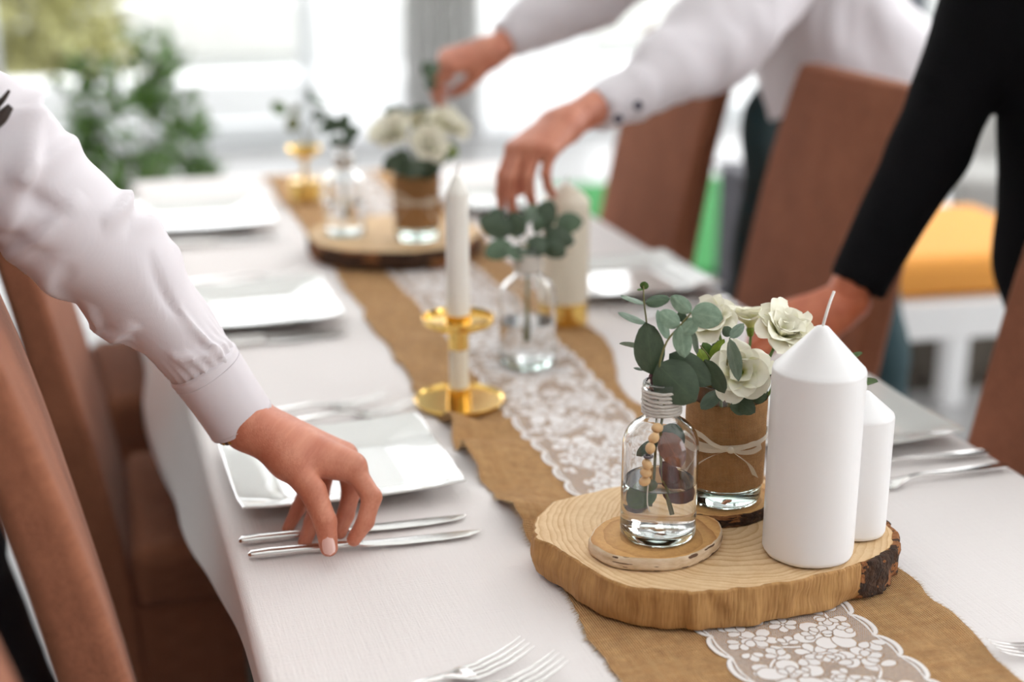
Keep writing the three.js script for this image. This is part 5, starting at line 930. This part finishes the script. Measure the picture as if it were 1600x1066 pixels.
function leafBall(n, size, place, seed) {   // many small leaves as one mesh
  reseed(seed); const pos = [], uv = [];
  for (let i = 0; i < n; i++) { const c = V(place(i)), a = V(rr(-1, 1), rr(-1, 1), rr(-1, 1)).normalize(), b = new THREE.Vector3().crossVectors(a, V(rr(-1, 1), rr(-1, 1), rr(-1, 1))).normalize(), s = size * rr(0.6, 1.3), P = [c.clone(), c.clone().addScaledVector(a, s * 0.5).addScaledVector(b, s * 0.32), c.clone().addScaledVector(a, s), c.clone().addScaledVector(a, s * 0.5).addScaledVector(b, -s * 0.32)]; for (const [q, u, v] of [[0, 0.5, 0], [1, 1, 0.5], [2, 0.5, 1], [0, 0.5, 0], [2, 0.5, 1], [3, 0, 0.5]]) { pos.push(P[q].x, P[q].y, P[q].z); uv.push(u, v); } }
  const g = new THREE.BufferGeometry(); g.setAttribute('position', new THREE.Float32BufferAttribute(pos, 3)); g.setAttribute('uv', new THREE.Float32BufferAttribute(uv, 2)); g.computeVertexNormals(); return g;
}
{
  const t = thing('potted_plant', 'leafy green potted plant in front of the left windows', 'plant', [-0.30, 0, -4.55], 0);
  part('pot', softLathe([[0.0001, 0], [0.13, 0], [0.17, 0.26], [0.16, 0.26], [0.15, 0.22], [0.0001, 0.22]], 0.006), M.white, t);
  const br = [[0, 0.62, 0], [-0.20, 0.52, 0.05], [0.12, 0.55, 0.05], [-0.16, 0.36, 0.1], [0.16, 0.40, -0.05], [0.06, 0.76, 0], [-0.20, 0.70, 0], [0.02, 0.36, 0.12], [0.20, 0.28, 0.05], [-0.22, 0.44, 0]];
  for (const b of br) part('branch', tube([[0, 0.2, 0], [b[0] * 0.4, 0.2 + (b[1] - 0.2) * 0.6, b[2]], b], 0.006, 12, 6), M.stem, t);
  part('foliage', leafBall(520, 0.080, (i) => { const b = br[i % br.length], w = i % 10 === 5 ? 0.10 : 0.085; return [b[0] + rr(-w, w), b[1] + rr(-w, w * 0.8), b[2] + rr(-w, w)]; }, 33), L.bush, t);
}
// ------------------------------------------------------------------ outside the back glazing
tag(part('kerb', box(14, 0.34, 0.5, 0, -0.02, -9.0, 0.03), M.white), 'low white kerb on the ground outside the back windows', 'kerb');
tag(part('kerb', box(16, 0.55, 0.6, 0, 0.1, -13.2, 0.03), std({ color: rgb(0.60, 0.60, 0.57), roughness: 0.9 })), 'grey low wall farther out beyond the white kerb', 'wall');
function shrub(x, z, r, h, mat, label, seed) {
  const t = thing('shrub', label, 'shrub', [x, -0.15, z]);
  for (let k = 0; k < 4; k++) part('stem', tube([[0, 0, 0], [0.2 * Math.cos(k * 1.6), h * 0.4, 0.2 * Math.sin(k * 1.6)], [r * 0.6 * Math.cos(k * 1.6), h * 0.8, r * 0.5 * Math.sin(k * 1.6)]], 0.03, 8, 6), M.stem, t);
  part('foliage', leafBall(1500, 0.16, () => { const a = rr(0, 6.283), q = Math.sqrt(rnd()), y = rr(0.05, 1); return [Math.cos(a) * q * r * Math.sqrt(1.05 - y * y * 0.8), y * h, Math.sin(a) * q * r * Math.sqrt(1.05 - y * y * 0.8)]; }, seed), mat, t);
}
shrub(-1.0, -10.9, 0.95, 1.15, L.straw, 'straw-yellow shrub outside the left windows', 61);
shrub(-1.1, -16.4, 1.3, 1.6, L.straw, 'yellowish shrub farther out behind the straw-yellow one', 62);
shrub(-3.6, -15.6, 1.1, 1.5, L.olive, 'dull olive shrub at the far left outside', 63);
shrub(2.3, -19.5, 1.4, 1.3, L.olive, 'olive shrub in the distance beyond the grey low wall', 64);
tag(part('tree_trunk', tube([[0.2, -0.2, -14.5], [0.35, 1.0, -14.5], [0.75, 2.2, -14.4], [1.5, 3.4, -14.3], [2.2, 5.5, -14.3]], (t) => lerp(0.22, 0.12, t), 20, 10), std({ color: rgb(0.16, 0.14, 0.13), roughness: 0.95 })), 'grey leaning tree trunk outside the left windows', 'tree');
tag(part('bollard', softLathe([[0.0001, -0.15], [0.10, -0.15], [0.09, 0.75], [0.05, 0.85], [0.0001, 0.87]], 0.02, 24).translate(1.62, 0, -15.2), std({ color: rgb(0.12, 0.15, 0.22), roughness: 0.5 })), 'blue-grey bollard standing outside, left of the white curtain', 'bollard');
tag(part('post', box(0.16, 3.9, 0.16, 3.42, 1.95, -5.2, 0.01), M.greyPost), 'dark grey square post beside the black sleeve, in the background', 'post');

scene.traverse((o) => { if (o.isMesh) { o.castShadow = o.receiveShadow = true; } });
renderer.render(scene, camera);
